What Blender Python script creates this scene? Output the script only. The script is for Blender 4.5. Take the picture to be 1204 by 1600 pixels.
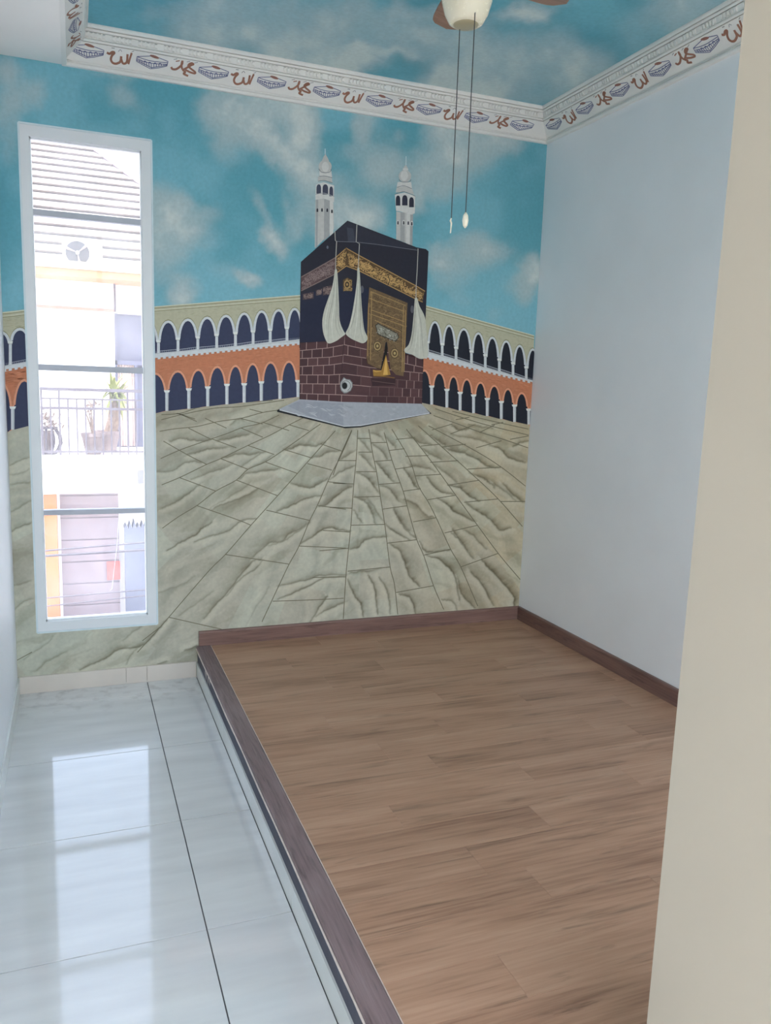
import bpy, bmesh, math, random
import numpy as np
from mathutils import Vector, Matrix
from mathutils.geometry import tessellate_polygon
random.seed(7)
rng = np.random.RandomState(11)
sc = bpy.context.scene
COL = sc.collection
for o in list(bpy.data.objects):
    bpy.data.objects.remove(o)

# ------------------------------------------------------------------ camera
FPX = 1244.32
CAM = np.array([0.289, -4.0599, 1.5448])
PITCH, YAW, ROLL = 0.159, 0.3743, -0.0335
def cam_axes(p, y, r):
    fwd = np.array([math.sin(y)*math.cos(p), math.cos(y)*math.cos(p), -math.sin(p)])
    right = np.array([math.cos(y), -math.sin(y), 0.0])
    down = np.cross(fwd, right)
    c, s = math.cos(r), math.sin(r)
    return np.array([c*right + s*down, -s*right + c*down, fwd])
AX = cam_axes(PITCH, YAW, ROLL)
cd = bpy.data.cameras.new('camera')
cam = bpy.data.objects.new('camera', cd)
COL.objects.link(cam)
cd.sensor_fit = 'HORIZONTAL'
cd.sensor_width = 36.0
cd.lens = 36.0*FPX/1204.0
cd.clip_start = 0.02
cd.clip_end = 200
m = Matrix.Identity(4)
for i in range(3):
    m[i][0], m[i][1], m[i][2], m[i][3] = AX[0][i], -AX[1][i], -AX[2][i], CAM[i]
cam.matrix_world = m
sc.camera = cam

# ------------------------------------------------------------------ light and exposure
sc.view_settings.view_transform = 'Standard'
sc.view_settings.look = 'None'
sc.view_settings.gamma = 1.0
sc.view_settings.use_curve_mapping = False
sc.view_settings.exposure = 1.52
sc.cycles.use_denoising = True
sc.cycles.max_bounces = 14
sc.cycles.diffuse_bounces = 8
sc.cycles.glossy_bounces = 4
sc.cycles.transparent_max_bounces = 12
sc.cycles.sample_clamp_indirect = 8.0
world = bpy.data.worlds.new('daylight')
sc.world = world
world.use_nodes = True
wn = world.node_tree
wn.nodes.clear()
w_out = wn.nodes.new('ShaderNodeOutputWorld')
w_bg = wn.nodes.new('ShaderNodeBackground')
w_sky = wn.nodes.new('ShaderNodeTexSky')
w_sky.sky_type = 'NISHITA'
w_sky.sun_disc = False
w_sky.sun_elevation = math.radians(74)
w_sky.sun_rotation = math.radians(200)
w_sky.air_density = 1.2
w_sky.dust_density = 3.0
w_bg.inputs['Strength'].default_value = 0.44
w_hs = wn.nodes.new('ShaderNodeHueSaturation')      # a hazy tropical sky is paler than a clear one
w_hs.inputs['Saturation'].default_value = 0.62
wn.links.new(w_sky.outputs['Color'], w_hs.inputs['Color'])
wn.links.new(w_hs.outputs['Color'], w_bg.inputs['Color'])
wn.links.new(w_bg.outputs['Background'], w_out.inputs['Surface'])
sd = bpy.data.lights.new('sun', 'SUN')
sd.energy = 1.7
sd.angle = math.radians(0.6)
sd.color = (1.0, 0.95, 0.88)
sun = bpy.data.objects.new('sun', sd)
COL.objects.link(sun)
sun.rotation_euler = Vector((0.22, 0.10, -0.97)).to_track_quat('-Z', 'Y').to_euler()
sun.location = (0, -6, 12)
def portal(name, loc, direction, sx, sy):
    l = bpy.data.lights.new(name, 'AREA')
    l.shape = 'RECTANGLE'
    l.size, l.size_y = sx, sy
    l.cycles.is_portal = True
    o = bpy.data.objects.new(name, l)
    COL.objects.link(o)
    o.location = loc
    o.rotation_euler = Vector(direction).to_track_quat('-Z', 'Z').to_euler()
    return o
portal('window_portal', (0.375, 0.16, 1.46), (0, -1, 0), 0.62, 2.4)
portal('hall_portal', (1.12, -5.42, 1.58), (0, 1, 0), 3.3, 3.1)

# ------------------------------------------------------------------ pixel helpers (the photo as a survey)
def rays(uv):
    uv = np.atleast_2d(np.asarray(uv, float))
    d = np.column_stack([(uv[:, 0]-602)/FPX, (uv[:, 1]-800)/FPX, np.ones(len(uv))])
    return d @ AX
def on_plane(uv, axis, val):
    d = rays(uv)
    t = (val-CAM[axis])/d[:, axis]
    return CAM + t[:, None]*d
def at(u, v, Y):
    return on_plane([(u, v)], 1, Y)[0]
def project(P):
    c = (np.asarray(P, float)-CAM) @ AX.T
    return np.column_stack([602+FPX*c[:, 0]/c[:, 2], 800+FPX*c[:, 1]/c[:, 2]])
def frame(x0, y0, s):
    return lambda pts: [(x0+p[0]*s, y0+p[1]*s) for p in pts]
def lin(c):
    c = np.asarray(c, float)/255.0
    return np.where(c <= 0.04045, c/12.92, ((c+0.055)/1.055)**2.4)

# ------------------------------------------------------------------ noise in numpy
_tab = rng.rand(256, 256)
def vnoise(x, y, s=0):
    x = np.asarray(x, float)+s*17.3
    y = np.asarray(y, float)+s*9.7
    xi, yi = np.floor(x).astype(int), np.floor(y).astype(int)
    fx, fy = x-xi, y-yi
    fx, fy = fx*fx*(3-2*fx), fy*fy*(3-2*fy)
    a = _tab[xi % 256, yi % 256]; b = _tab[(xi+1) % 256, yi % 256]
    c = _tab[xi % 256, (yi+1) % 256]; d = _tab[(xi+1) % 256, (yi+1) % 256]
    return (a*(1-fx)+b*fx)*(1-fy)+(c*(1-fx)+d*fx)*fy
def fbm(x, y, n=5, s=0):
    t, a, k = 0, 0.5, 1.0
    for i in range(n):
        t = t+a*vnoise(np.asarray(x)*k, np.asarray(y)*k, s+i*3)
        a *= 0.5; k *= 2.03
    return t/(1-0.5**n)
def sstep(a, b, x):
    t = np.clip((x-a)/(b-a), 0, 1)
    return t*t*(3-2*t)

# ------------------------------------------------------------------ materials
MATS = {}
def new_mat(name):
    mt = bpy.data.materials.new(name)
    mt.use_nodes = True
    MATS[name] = mt
    return mt, mt.node_tree, mt.node_tree.nodes['Principled BSDF']
def rgb(c):
    l = lin(c)
    return (l[0], l[1], l[2], 1)
def plain(name, c, rough=0.6, var=0.06, scale=6.0, bump=0.0, metallic=0.0, spec=0.5, coord='pos'):
    mt, nt, b = new_mat(name)
    N, L = nt.nodes, nt.links
    geo = N.new('ShaderNodeNewGeometry')
    nz = N.new('ShaderNodeTexNoise')
    nz.inputs['Scale'].default_value = scale
    nz.inputs['Detail'].default_value = 5
    L.new(geo.outputs['Position'], nz.inputs['Vector'])
    mr = N.new('ShaderNodeMapRange')
    mr.inputs['From Min'].default_value = 0.3
    mr.inputs['From Max'].default_value = 0.7
    mr.inputs['To Min'].default_value = 1-var
    mr.inputs['To Max'].default_value = 1+var
    L.new(nz.outputs['Fac'], mr.inputs['Value'])
    mx = N.new('ShaderNodeVectorMath'); mx.operation = 'SCALE'
    l = lin(c)
    mx.inputs[0].default_value = (l[0], l[1], l[2])
    L.new(mr.outputs['Result'], mx.inputs['Scale'])
    L.new(mx.outputs['Vector'], b.inputs['Base Color'])
    b.inputs['Roughness'].default_value = rough
    b.inputs['Metallic'].default_value = metallic
    b.inputs['Specular IOR Level'].default_value = spec
    if bump > 0:
        n2 = N.new('ShaderNodeTexNoise')
        n2.inputs['Scale'].default_value = scale*18
        n2.inputs['Detail'].default_value = 4
        L.new(geo.outputs['Position'], n2.inputs['Vector'])
        bp = N.new('ShaderNodeBump')
        bp.inputs['Strength'].default_value = bump
        bp.inputs['Distance'].default_value = 0.004
        L.new(n2.outputs['Fac'], bp.inputs['Height'])
        L.new(bp.outputs['Normal'], b.inputs['Normal'])
    return mt
def paint_mat(name, rough=0.6):
    mt, nt, b = new_mat(name)
    N, L = nt.nodes, nt.links
    at_ = N.new('ShaderNodeAttribute'); at_.attribute_name = 'Col'
    geo = N.new('ShaderNodeNewGeometry')
    nz = N.new('ShaderNodeTexNoise'); nz.inputs['Scale'].default_value = 60; nz.inputs['Detail'].default_value = 6
    L.new(geo.outputs['Position'], nz.inputs['Vector'])
    mr = N.new('ShaderNodeMapRange')
    mr.inputs['From Min'].default_value = 0.3; mr.inputs['From Max'].default_value = 0.7
    mr.inputs['To Min'].default_value = 0.94; mr.inputs['To Max'].default_value = 1.06
    L.new(nz.outputs['Fac'], mr.inputs['Value'])
    mx = N.new('ShaderNodeVectorMath'); mx.operation = 'SCALE'
    L.new(at_.outputs['Color'], mx.inputs[0]); L.new(mr.outputs['Result'], mx.inputs['Scale'])
    L.new(mx.outputs['Vector'], b.inputs['Base Color'])
    b.inputs['Roughness'].default_value = rough
    b.inputs['Specular IOR Level'].default_value = 0.25
    return mt
def wood_mat(name, dark, mid, light, axis=0, rough=0.42, freq=1.0):
    mt, nt, b = new_mat(name)
    N, L = nt.nodes, nt.links
    geo = N.new('ShaderNodeNewGeometry')
    oi = N.new('ShaderNodeObjectInfo')
    off = N.new('ShaderNodeVectorMath'); off.operation = 'SCALE'
    off.inputs[0].default_value = (7.0, 13.0, 5.0)
    L.new(oi.outputs['Random'], off.inputs['Scale'])
    add = N.new('ShaderNodeVectorMath'); add.operation = 'ADD'
    L.new(geo.outputs['Position'], add.inputs[0]); L.new(off.outputs['Vector'], add.inputs[1])
    def stretched(a, c, detail, rgh=0.6, dist=0.0):
        mp = N.new('ShaderNodeMapping')
        s = [c*freq, c*freq, c*freq]; s[axis] = a*freq
        mp.inputs['Scale'].default_value = s
        L.new(add.outputs['Vector'], mp.inputs['Vector'])
        nz = N.new('ShaderNodeTexNoise')
        nz.inputs['Scale'].default_value = 1.0
        nz.inputs['Detail'].default_value = detail
        nz.inputs['Roughness'].default_value = rgh
        nz.inputs['Distortion'].default_value = dist
        L.new(mp.outputs['Vector'], nz.inputs['Vector'])
        return nz.outputs['Fac']
    broad = stretched(1.1, 7.0, 3, 0.5, 0.6)
    fine = stretched(4.0, 90.0, 4, 0.6, 0.2)
    streak = stretched(2.2, 26.0, 5, 0.62, 0.9)
    cr = N.new('ShaderNodeValToRGB')
    cr.color_ramp.elements[0].position = 0.30; cr.color_ramp.elements[0].color = rgb(dark)
    cr.color_ramp.elements[1].position = 0.72; cr.color_ramp.elements[1].color = rgb(light)
    e = cr.color_ramp.elements.new(0.48); e.color = rgb(mid)
    mixv = N.new('ShaderNodeMath'); mixv.operation = 'MULTIPLY_ADD'
    mixv.inputs[1].default_value = 0.55
    L.new(broad, mixv.inputs[0])
    m2 = N.new('ShaderNodeMath'); m2.operation = 'MULTIPLY'; m2.inputs[1].default_value = 0.45
    L.new(fine, m2.inputs[0]); L.new(m2.outputs[0], mixv.inputs[2])
    L.new(mixv.outputs[0], cr.inputs['Fac'])
    sr = N.new('ShaderNodeMapRange')
    sr.inputs['From Min'].default_value = 0.30; sr.inputs['From Max'].default_value = 0.44
    sr.inputs['To Min'].default_value = 0.62; sr.inputs['To Max'].default_value = 1.0
    L.new(streak, sr.inputs['Value'])
    pv = N.new('ShaderNodeMapRange')
    pv.inputs['To Min'].default_value = 0.975; pv.inputs['To Max'].default_value = 1.025
    L.new(oi.outputs['Random'], pv.inputs['Value'])
    mu = N.new('ShaderNodeMath'); mu.operation = 'MULTIPLY'
    L.new(sr.outputs['Result'], mu.inputs[0]); L.new(pv.outputs['Result'], mu.inputs[1])
    mx = N.new('ShaderNodeVectorMath'); mx.operation = 'SCALE'
    L.new(cr.outputs['Color'], mx.inputs[0]); L.new(mu.outputs[0], mx.inputs['Scale'])
    L.new(mx.outputs['Vector'], b.inputs['Base Color'])
    b.inputs['Roughness'].default_value = rough
    b.inputs['Specular IOR Level'].default_value = 0.35
    bp = N.new('ShaderNodeBump'); bp.inputs['Strength'].default_value = 0.12; bp.inputs['Distance'].default_value = 0.002
    L.new(fine, bp.inputs['Height']); L.new(bp.outputs['Normal'], b.inputs['Normal'])
    return mt

M_PAINT = paint_mat('mural_paint')
M_WALL = plain('white_wall_paint', (238, 241, 243), 0.55, 0.025, 2.5, 0.05)
M_WALL_L = plain('left_wall_paint', (232, 236, 240), 0.55, 0.02, 2.5, 0.05)
M_CREAM = plain('cream_wall_paint', (190, 182, 166), 0.6, 0.02, 3.0, 0.08)
M_HALL = plain('hall_wall_paint', (232, 226, 214), 0.6, 0.02, 3.0)
M_PLASTER = plain('white_plaster', (232, 231, 226), 0.6, 0.03, 5.0)
M_SOFFIT = plain('soffit_paint', (242, 240, 236), 0.6, 0.02, 3.0)
M_SUB = plain('concrete_screed', (120, 116, 108), 0.8, 0.1, 4.0)
M_GROUT = plain('grey_grout', (88, 88, 90), 0.85, 0.15, 20.0)
M_FRAME = plain('white_window_frame', (226, 230, 232), 0.4, 0.02, 6.0)
M_DARK = plain('dark_riser_band', (66, 66, 82), 0.55, 0.12, 30.0, 0.2)
M_EDGE = plain('pale_lit_worn_edge', (214, 200, 190), 0.5, 0.1, 40.0)
M_SKIRT_TILE = plain('cream_skirting_tile', (212, 203, 192), 0.3, 0.05, 5.0)
M_RISER_TILE = plain('pale_riser_tile', (218, 222, 218), 0.25, 0.04, 5.0)
M_WOOD = wood_mat('laminate_plank', (132, 98, 78), (172, 135, 110), (194, 158, 132), 0, 0.40)
M_SKIRT_X = wood_mat('brown_skirting_wood', (88, 66, 60), (120, 92, 84), (142, 112, 102), 0, 0.45, 1.6)
M_SKIRT_R = wood_mat('brown_right_skirting_wood', (88, 66, 60), (120, 92, 84), (142, 112, 102), 1, 0.45, 1.6)
M_SKIRT_Y = wood_mat('brown_skirting_wood_deep', (92, 76, 76), (126, 108, 108), (148, 130, 130), 1, 0.45, 1.6)
def tile_mat():
    mt, nt, b = new_mat('polished_floor_tile')
    N, L = nt.nodes, nt.links
    geo = N.new('ShaderNodeNewGeometry')
    mp = N.new('ShaderNodeMapping'); mp.inputs['Scale'].default_value = (2.2, 14, 1)
    L.new(geo.outputs['Position'], mp.inputs['Vector'])
    nz = N.new('ShaderNodeTexNoise'); nz.inputs['Scale'].default_value = 1.0; nz.inputs['Detail'].default_value = 5
    L.new(mp.outputs['Vector'], nz.inputs['Vector'])
    cr = N.new('ShaderNodeValToRGB')
    cr.color_ramp.elements[0].position = 0.3; cr.color_ramp.elements[0].color = rgb((206, 207, 206))
    cr.color_ramp.elements[1].position = 0.7; cr.color_ramp.elements[1].color = rgb((220, 221, 219))
    L.new(nz.outputs['Fac'], cr.inputs['Fac'])
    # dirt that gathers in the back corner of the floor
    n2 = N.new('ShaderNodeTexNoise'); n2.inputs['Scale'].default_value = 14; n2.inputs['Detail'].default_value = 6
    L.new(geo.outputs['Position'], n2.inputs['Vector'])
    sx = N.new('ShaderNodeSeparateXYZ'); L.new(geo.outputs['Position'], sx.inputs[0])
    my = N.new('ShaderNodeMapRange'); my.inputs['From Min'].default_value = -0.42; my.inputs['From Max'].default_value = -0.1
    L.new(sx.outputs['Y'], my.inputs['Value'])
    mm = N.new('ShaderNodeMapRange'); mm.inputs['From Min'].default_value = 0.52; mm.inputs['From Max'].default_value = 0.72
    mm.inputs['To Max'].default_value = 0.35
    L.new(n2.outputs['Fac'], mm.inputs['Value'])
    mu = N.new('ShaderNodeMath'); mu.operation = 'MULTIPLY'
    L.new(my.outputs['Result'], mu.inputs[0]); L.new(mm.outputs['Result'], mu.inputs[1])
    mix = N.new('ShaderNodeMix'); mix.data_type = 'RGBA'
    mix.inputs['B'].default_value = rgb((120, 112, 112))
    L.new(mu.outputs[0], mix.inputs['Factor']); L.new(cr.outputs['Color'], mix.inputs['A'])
    L.new(mix.outputs['Result'], b.inputs['Base Color'])
    b.inputs['Roughness'].default_value = 0.06
    b.inputs['Specular IOR Level'].default_value = 0.6
    return mt
M_TILE = tile_mat()
def glass_mat():
    mt, nt, b = new_mat('hazed_window_glass')
    N, L = nt.nodes, nt.links
    N.remove(b)
    out = [n for n in N if n.type == 'OUTPUT_MATERIAL'][0]
    tr = N.new('ShaderNodeBsdfTransparent'); tr.inputs['Color'].default_value = (0.95, 0.96, 0.97, 1)
    tl = N.new('ShaderNodeBsdfTranslucent'); tl.inputs['Color'].default_value = (0.86, 0.87, 0.93, 1)  # pale veil imitating lens glare from the bright outdoors
    gl = N.new('ShaderNodeBsdfGlossy'); gl.inputs['Roughness'].default_value = 0.02
    geo = N.new('ShaderNodeNewGeometry')
    nz = N.new('ShaderNodeTexNoise'); nz.inputs['Scale'].default_value = 5; nz.inputs['Detail'].default_value = 6
    L.new(geo.outputs['Position'], nz.inputs['Vector'])
    mr = N.new('ShaderNodeMapRange')
    mr.inputs['From Min'].default_value = 0.3; mr.inputs['From Max'].default_value = 0.75
    mr.inputs['To Min'].default_value = 0.03; mr.inputs['To Max'].default_value = 0.10
    L.new(nz.outputs['Fac'], mr.inputs['Value'])
    m1 = N.new('ShaderNodeMixShader')
    L.new(mr.outputs['Result'], m1.inputs[0]); L.new(tr.outputs[0], m1.inputs[1]); L.new(tl.outputs[0], m1.inputs[2])
    fr = N.new('ShaderNodeFresnel'); fr.inputs['IOR'].default_value = 1.45
    fm = N.new('ShaderNodeMath'); fm.operation = 'MULTIPLY'; fm.inputs[1].default_value = 0.6
    L.new(fr.outputs[0], fm.inputs[0])
    m2 = N.new('ShaderNodeMixShader')
    L.new(fm.outputs[0], m2.inputs[0]); L.new(m1.outputs[0], m2.inputs[1]); L.new(gl.outputs[0], m2.inputs[2])
    L.new(m2.outputs[0], out.inputs['Surface'])
    return mt
M_GLASS = glass_mat()

# ------------------------------------------------------------------ object helpers
WLOC = {}
def wl(o):
    return WLOC.get(o.name, Vector((0, 0, 0))) if o else Vector((0, 0, 0))
def put(o, parent, loc):
    COL.objects.link(o)
    loc = Vector(loc)
    if parent:
        o.parent = parent
    o.location = loc - wl(parent)
    WLOC[o.name] = loc
    return o
def tag(o, label=None, cat=None, group=None, kind=None):
    if label: o['label'] = label
    if cat: o['category'] = cat
    if group: o['group'] = group
    if kind: o['kind'] = kind
    return o
def empty(name, loc, label=None, cat=None, group=None, kind=None):
    o = bpy.data.objects.new(name, None)
    o.empty_display_size = 0.1
    put(o, None, loc)
    return tag(o, label, cat, group, kind)
def mesh_obj(name, verts, faces, mat, parent=None, loc=None, smooth=False, cols=None):
    """verts in world space; loc = object origin in the world"""
    verts = np.asarray(verts, float)
    if loc is None:
        loc = wl(parent) if parent else (0, 0, 0)
    loc = np.array(loc, float)
    me = bpy.data.meshes.new(name)
    me.from_pydata([tuple(v) for v in (verts-loc)], [], [tuple(f) for f in faces])
    if smooth:
        me.polygons.foreach_set('use_smooth', [True]*len(me.polygons))
    if cols is not None:
        a = me.color_attributes.new('Col', 'FLOAT_COLOR', 'POINT')
        c = np.ones((len(verts), 4), np.float32); c[:, :3] = cols
        a.data.foreach_set('color', c.ravel())
    me.update()
    if mat: me.materials.append(mat)
    return put(bpy.data.objects.new(name, me), parent, loc)
class MB:
    """collects shapes of ONE part"""
    def __init__(s): s.v, s.f = [], []
    def add(s, v, f):
        n = len(s.v); s.v += [tuple(p) for p in v]; s.f += [tuple(i+n for i in q) for q in f]; return s
    def box(s, x0, x1, y0, y1, z0, z1):
        v = [(x0,y0,z0),(x1,y0,z0),(x1,y1,z0),(x0,y1,z0),(x0,y0,z1),(x1,y0,z1),(x1,y1,z1),(x0,y1,z1)]
        return s.add(v, [(3,2,1,0),(4,5,6,7),(0,1,5,4),(1,2,6,5),(2,3,7,6),(3,0,4,7)])
    def bbox(s, x0, x1, y0, y1, z0, z1, b=0.002):
        """box with chamfered top and side edges"""
        v, f = [], []
        xs = [(x0, x1, y0, y1, z0), (x0, x1, y0, y1, z1-b), (x0+b, x1-b, y0+b, y1-b, z1)]
        for (a, c, d, e, z) in xs:
            v += [(a, d, z), (c, d, z), (c, e, z), (a, e, z)]
        f.append((3, 2, 1, 0)); f.append((8, 9, 10, 11))
        for r in range(2):
            for i in range(4):
                j = (i+1) % 4
                f.append((r*4+i, r*4+j, r*4+4+j, r*4+4+i))
        return s.add(v, f)
    def tube(s, pts, r, n=8, caps=True):
        pts = [Vector(p) for p in pts]
        rr = r if isinstance(r, (list, tuple)) else [r]*len(pts)
        base = len(s.v)
        prev = None
        for i, p in enumerate(pts):
            t = (pts[min(i+1, len(pts)-1)]-pts[max(i-1, 0)]).normalized()
            if prev is None:
                a = t.orthogonal().normalized()
            else:
                a = (prev - t*prev.dot(t)).normalized()
            prev = a
            b = t.cross(a)
            for k in range(n):
                an = 2*math.pi*k/n
                s.v.append(tuple(p+(a*math.cos(an)+b*math.sin(an))*rr[i]))
        for i in range(len(pts)-1):
            for k in range(n):
                k2 = (k+1) % n
                s.f.append((base+i*n+k, base+i*n+k2, base+(i+1)*n+k2, base+(i+1)*n+k))
        if caps:
            s.f.append(tuple(base+k for k in reversed(range(n))))
            s.f.append(tuple(base+(len(pts)-1)*n+k for k in range(n)))
        return s
    def lathe(s, prof, c, n=32):
        """prof: (r, z) from the bottom up, around the vertical axis through c"""
        base = len(s.v)
        for (r, z) in prof:
            for k in range(n):
                a = 2*math.pi*k/n
                s.v.append((c[0]+r*math.cos(a), c[1]+r*math.sin(a), c[2]+z))
        for i in range(len(prof)-1):
            for k in range(n):
                k2 = (k+1) % n
                s.f.append((base+i*n+k, base+i*n+k2, base+(i+1)*n+k2, base+(i+1)*n+k))
        s.f.append(tuple(base+k for k in reversed(range(n))))
        s.f.append(tuple(base+(len(prof)-1)*n+k for k in range(n)))
        return s
    def prism(s, poly, axis, a, b):
        """poly of 2-D points in the plane normal to axis, from a to b"""
        def P(p, t):
            q = list(p); q.insert(axis, t); return tuple(q)
        n = len(poly)
        v = [P(p, a) for p in poly]+[P(p, b) for p in poly]
        f = [(i, (i+1) % n, n+(i+1) % n, n+i) for i in range(n)]
        tri = tessellate_polygon([[Vector((p[0], p[1], 0)) for p in poly]])
        f += [tuple(t) for t in tri]+[tuple(n+i for i in t) for t in tri]
        return s.add(v, f)
    def build(s, name, mat, parent=None, loc=None, smooth=False, fix=True):
        o = mesh_obj(name, s.v, s.f, mat, parent, loc, smooth)
        if fix:
            bm = bmesh.new(); bm.from_mesh(o.data)
            bmesh.ops.recalc_face_normals(bm, faces=bm.faces)
            bm.to_mesh(o.data); bm.free()
        return o
def copy_to(o, loc, parent):
    c = o.copy()
    return put(c, parent, loc)

# ================================================================== THE ROOM
W, ZC, ZT = 2.7717, 2.89, 3.04        # width, cornice foot, ceiling
XP, HP = 0.8524, 0.1666               # platform edge and height
YF, YF2 = -3.06, -3.50                # front wall
XJ = 1.2189                           # doorway jamb
WX0, WX1, WZ0, WZ1 = 0.0948, 0.6565, 0.300, 2.625
HY, HX = -5.2, -1.3                   # hall extents

def structure(name, mb, mat, label, cat):
    o = mb.build(name, mat)
    return tag(o, label, cat, kind='structure')
wb = structure('wall_back', MB().box(-0.2, WX0, 0, 0.16, -0.15, 3.3).box(WX1, W+0.2, 0, 0.16, -0.15, 3.3)
               .box(WX0, WX1, 0, 0.16, -0.15, WZ0).box(WX0, WX1, 0, 0.16, WZ1, 3.3), M_PLASTER,
               'back wall with a tall narrow window, painted all over with a mural', 'wall')
structure('wall_left', MB().box(-0.2, 0, YF, 0, -0.15, 3.3), M_WALL_L, 'pale wall at the left edge beside the tall window', 'wall')
structure('wall_right', MB().box(W, W+0.2, HY, 0, -0.15, 3.3), M_WALL, 'plain pale blue-white wall to the right of the mural', 'wall')
structure('wall_front', MB().box(XJ, XJ+0.42, YF2, YF, -0.15, 3.3).box(HX, 0.0, YF2, YF, -0.15, 3.3), M_CREAM, 'cream wall pier close to the camera at the right edge', 'wall')  # front wall shortened to a pier so hall light passes it
structure('ceiling', MB().box(HX-0.2, W+0.2, HY-0.2, 0.16, 3.3, 3.45), M_PLASTER, 'ceiling slab above the room', 'ceiling')
structure('ceiling_bulkhead', MB().box(0, 0.279, YF, 0, ZC, 3.3), M_SOFFIT, 'white lowered ceiling strip above the window at upper left', 'ceiling')
structure('wall_hall_left', MB().box(HX-0.2, HX, HY, YF2, -0.15, 3.3), M_HALL, 'hall wall behind the camera on the left', 'wall')
HW0, HW1, HZ0, HZ1 = -0.5, 2.74, 0.06, 3.1
structure('wall_hall_back', MB().box(HX-0.2, HW0, HY-0.2, HY, -0.15, 3.3).box(HW1, W+0.2, HY-0.2, HY, -0.15, 3.3).box(HW0, HW1, HY-0.2, HY, -0.15, HZ0).box(HW0, HW1, HY-0.2, HY, HZ1, 3.3), M_HALL, 'hall wall behind the camera with an added opening for daylight', 'wall')

hw = empty('added_hall_window', ((HW0+HW1)/2, HY-0.1, HZ0), 'unseen white-framed hall window added behind the camera for more daylight', 'window', kind='structure')  # unseen window added so more daylight reaches the room
MB().box(HW0, HW1, HY-0.13, HY-0.07, HZ0, HZ0+0.05).box(HW0, HW1, HY-0.13, HY-0.07, HZ1-0.05, HZ1).build('frame_rail', M_FRAME, hw)
for x in (HW0, HW0+1.06, HW0+2.12, HW1-0.05):
    MB().box(x, x+0.05, HY-0.13, HY-0.07, HZ0+0.05, HZ1-0.05).build('frame_post', M_FRAME, hw)
# ---- floor: separate polished tiles on a screed
fl = structure('floor', MB().box(HX, W, HY, 0, -0.15, -0.006), M_GROUT, 'polished pale ceramic tile floor beside the platform', 'floor')
TS, TG = 0.6, 0.0018
def tile_piece(x0, x1, y0, y1):
    key = (round(x1-x0, 4), round(y1-y0, 4))
    cx, cy = (x0+x1)/2, (y0+y1)/2
    if key in TILES:
        return copy_to(TILES[key], (cx, cy, -0.006), fl)
    o = MB().bbox(x0+TG, x1-TG, y0+TG, y1-TG, -0.006, 0.0, 0.0005).build('tile', M_TILE, fl, (cx, cy, -0.006))
    TILES[key] = o
    return o
TILES = {}
ycuts = [0.0, -0.188]
while ycuts[-1] > HY: ycuts.append(ycuts[-1]-TS)
ycuts[-1] = HY
for i in range(len(ycuts)-1):
    y1, y0 = ycuts[i], ycuts[i+1]
    cols_ = [(0.0015, 0.6015), (0.6015, 0.850)] if y0 > YF-0.3 else [(-1.1985, -0.5985), (-0.5985, 0.0015), (0.0015, 0.6015), (0.6015, 1.2015), (1.2015, 1.8015), (1.8015, 2.4015), (2.4015, W)]
    for a, b in cols_:
        tile_piece(a, b, y0, y1)

# ---- tile skirting on the left part
bbk = empty('baseboard_back', (0.3, -0.006, 0), 'cream tile skirting under the tall window', 'baseboard', kind='structure')
for a, b in ((0.006, 0.4985), (0.5005, 0.6005), (0.6025, 0.848)):
    MB().box(a, b, -0.011, -0.0005, 0.0005, 0.085).build('skirting_tile', M_SKIRT_TILE, bbk)
bbl = empty('baseboard_left', (0.0, -1.5, 0), 'pale tile skirting along the foot of the left wall', 'baseboard', kind='structure')
for i in range(len(ycuts)-1):
    if ycuts[i+1] > YF-0.2:
        y0 = max(ycuts[i+1], YF)+0.001
        MB().box(0.0003, 0.009, y0, min(ycuts[i]-0.001, -0.012), 0.0005, 0.085).build('skirting_tile', M_RISER_TILE, bbl)

# ================================================================== PLATFORM
pf = empty('raised_platform', (XP, -1.5, 0), 'low wooden platform with brown laminate planks beside the tiled floor', 'platform')
MB().box(XP+0.014, W-0.003, YF, -0.003, 0.0, HP-0.0115).build('core', M_SUB, pf)
for i in range(len(ycuts)-1):
    if ycuts[i+1] > YF-0.2:
        y0 = max(ycuts[i+1], YF)+0.0008
        tag(MB().box(XP-0.002, XP+0.014, y0, ycuts[i]-0.0008, 0.0005, 0.078).build('riser_tile', M_RISER_TILE, pf), 'pale tile on the platform riser')
tag(MB().box(XP+0.004, XP+0.0135, YF, -0.001, 0.078, 0.152).build('riser_band', M_DARK, pf), 'dark band along the platform riser')
tag(MB().bbox(XP-0.004, XP+0.069, YF, -0.018, 0.1525, HP+0.003, 0.003).build('nosing', M_SKIRT_Y, pf), 'dark brown wooden edge strip')
# front edge catching light, painted in as a pale strip, with chipped splinters
ne = MB()
pts = [(XP-0.0055, y, 0.157+0.0015*math.sin(y*9)) for y in np.linspace(-0.02, YF+0.002, 60)]
ne.tube(pts, [0.0028+0.0012*random.random() for _ in pts], 5)
ne.build('edge_strip', M_EDGE, pf)
for y, l in ((-0.33, 0.035), (-0.36, 0.05), (-0.42, 0.045), (-0.47, 0.03)):
    tag(MB().add([(XP-0.006, y, 0.158), (XP-0.006, y-0.018, 0.158), (XP-0.009, y-0.012, 0.158-l), (XP-0.008, y-0.009, 0.159)], [(0, 1, 2), (3, 2, 1), (0, 2, 3), (0, 3, 1)]).build('splinter', M_EDGE, pf), 'torn pale edging film')
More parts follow.
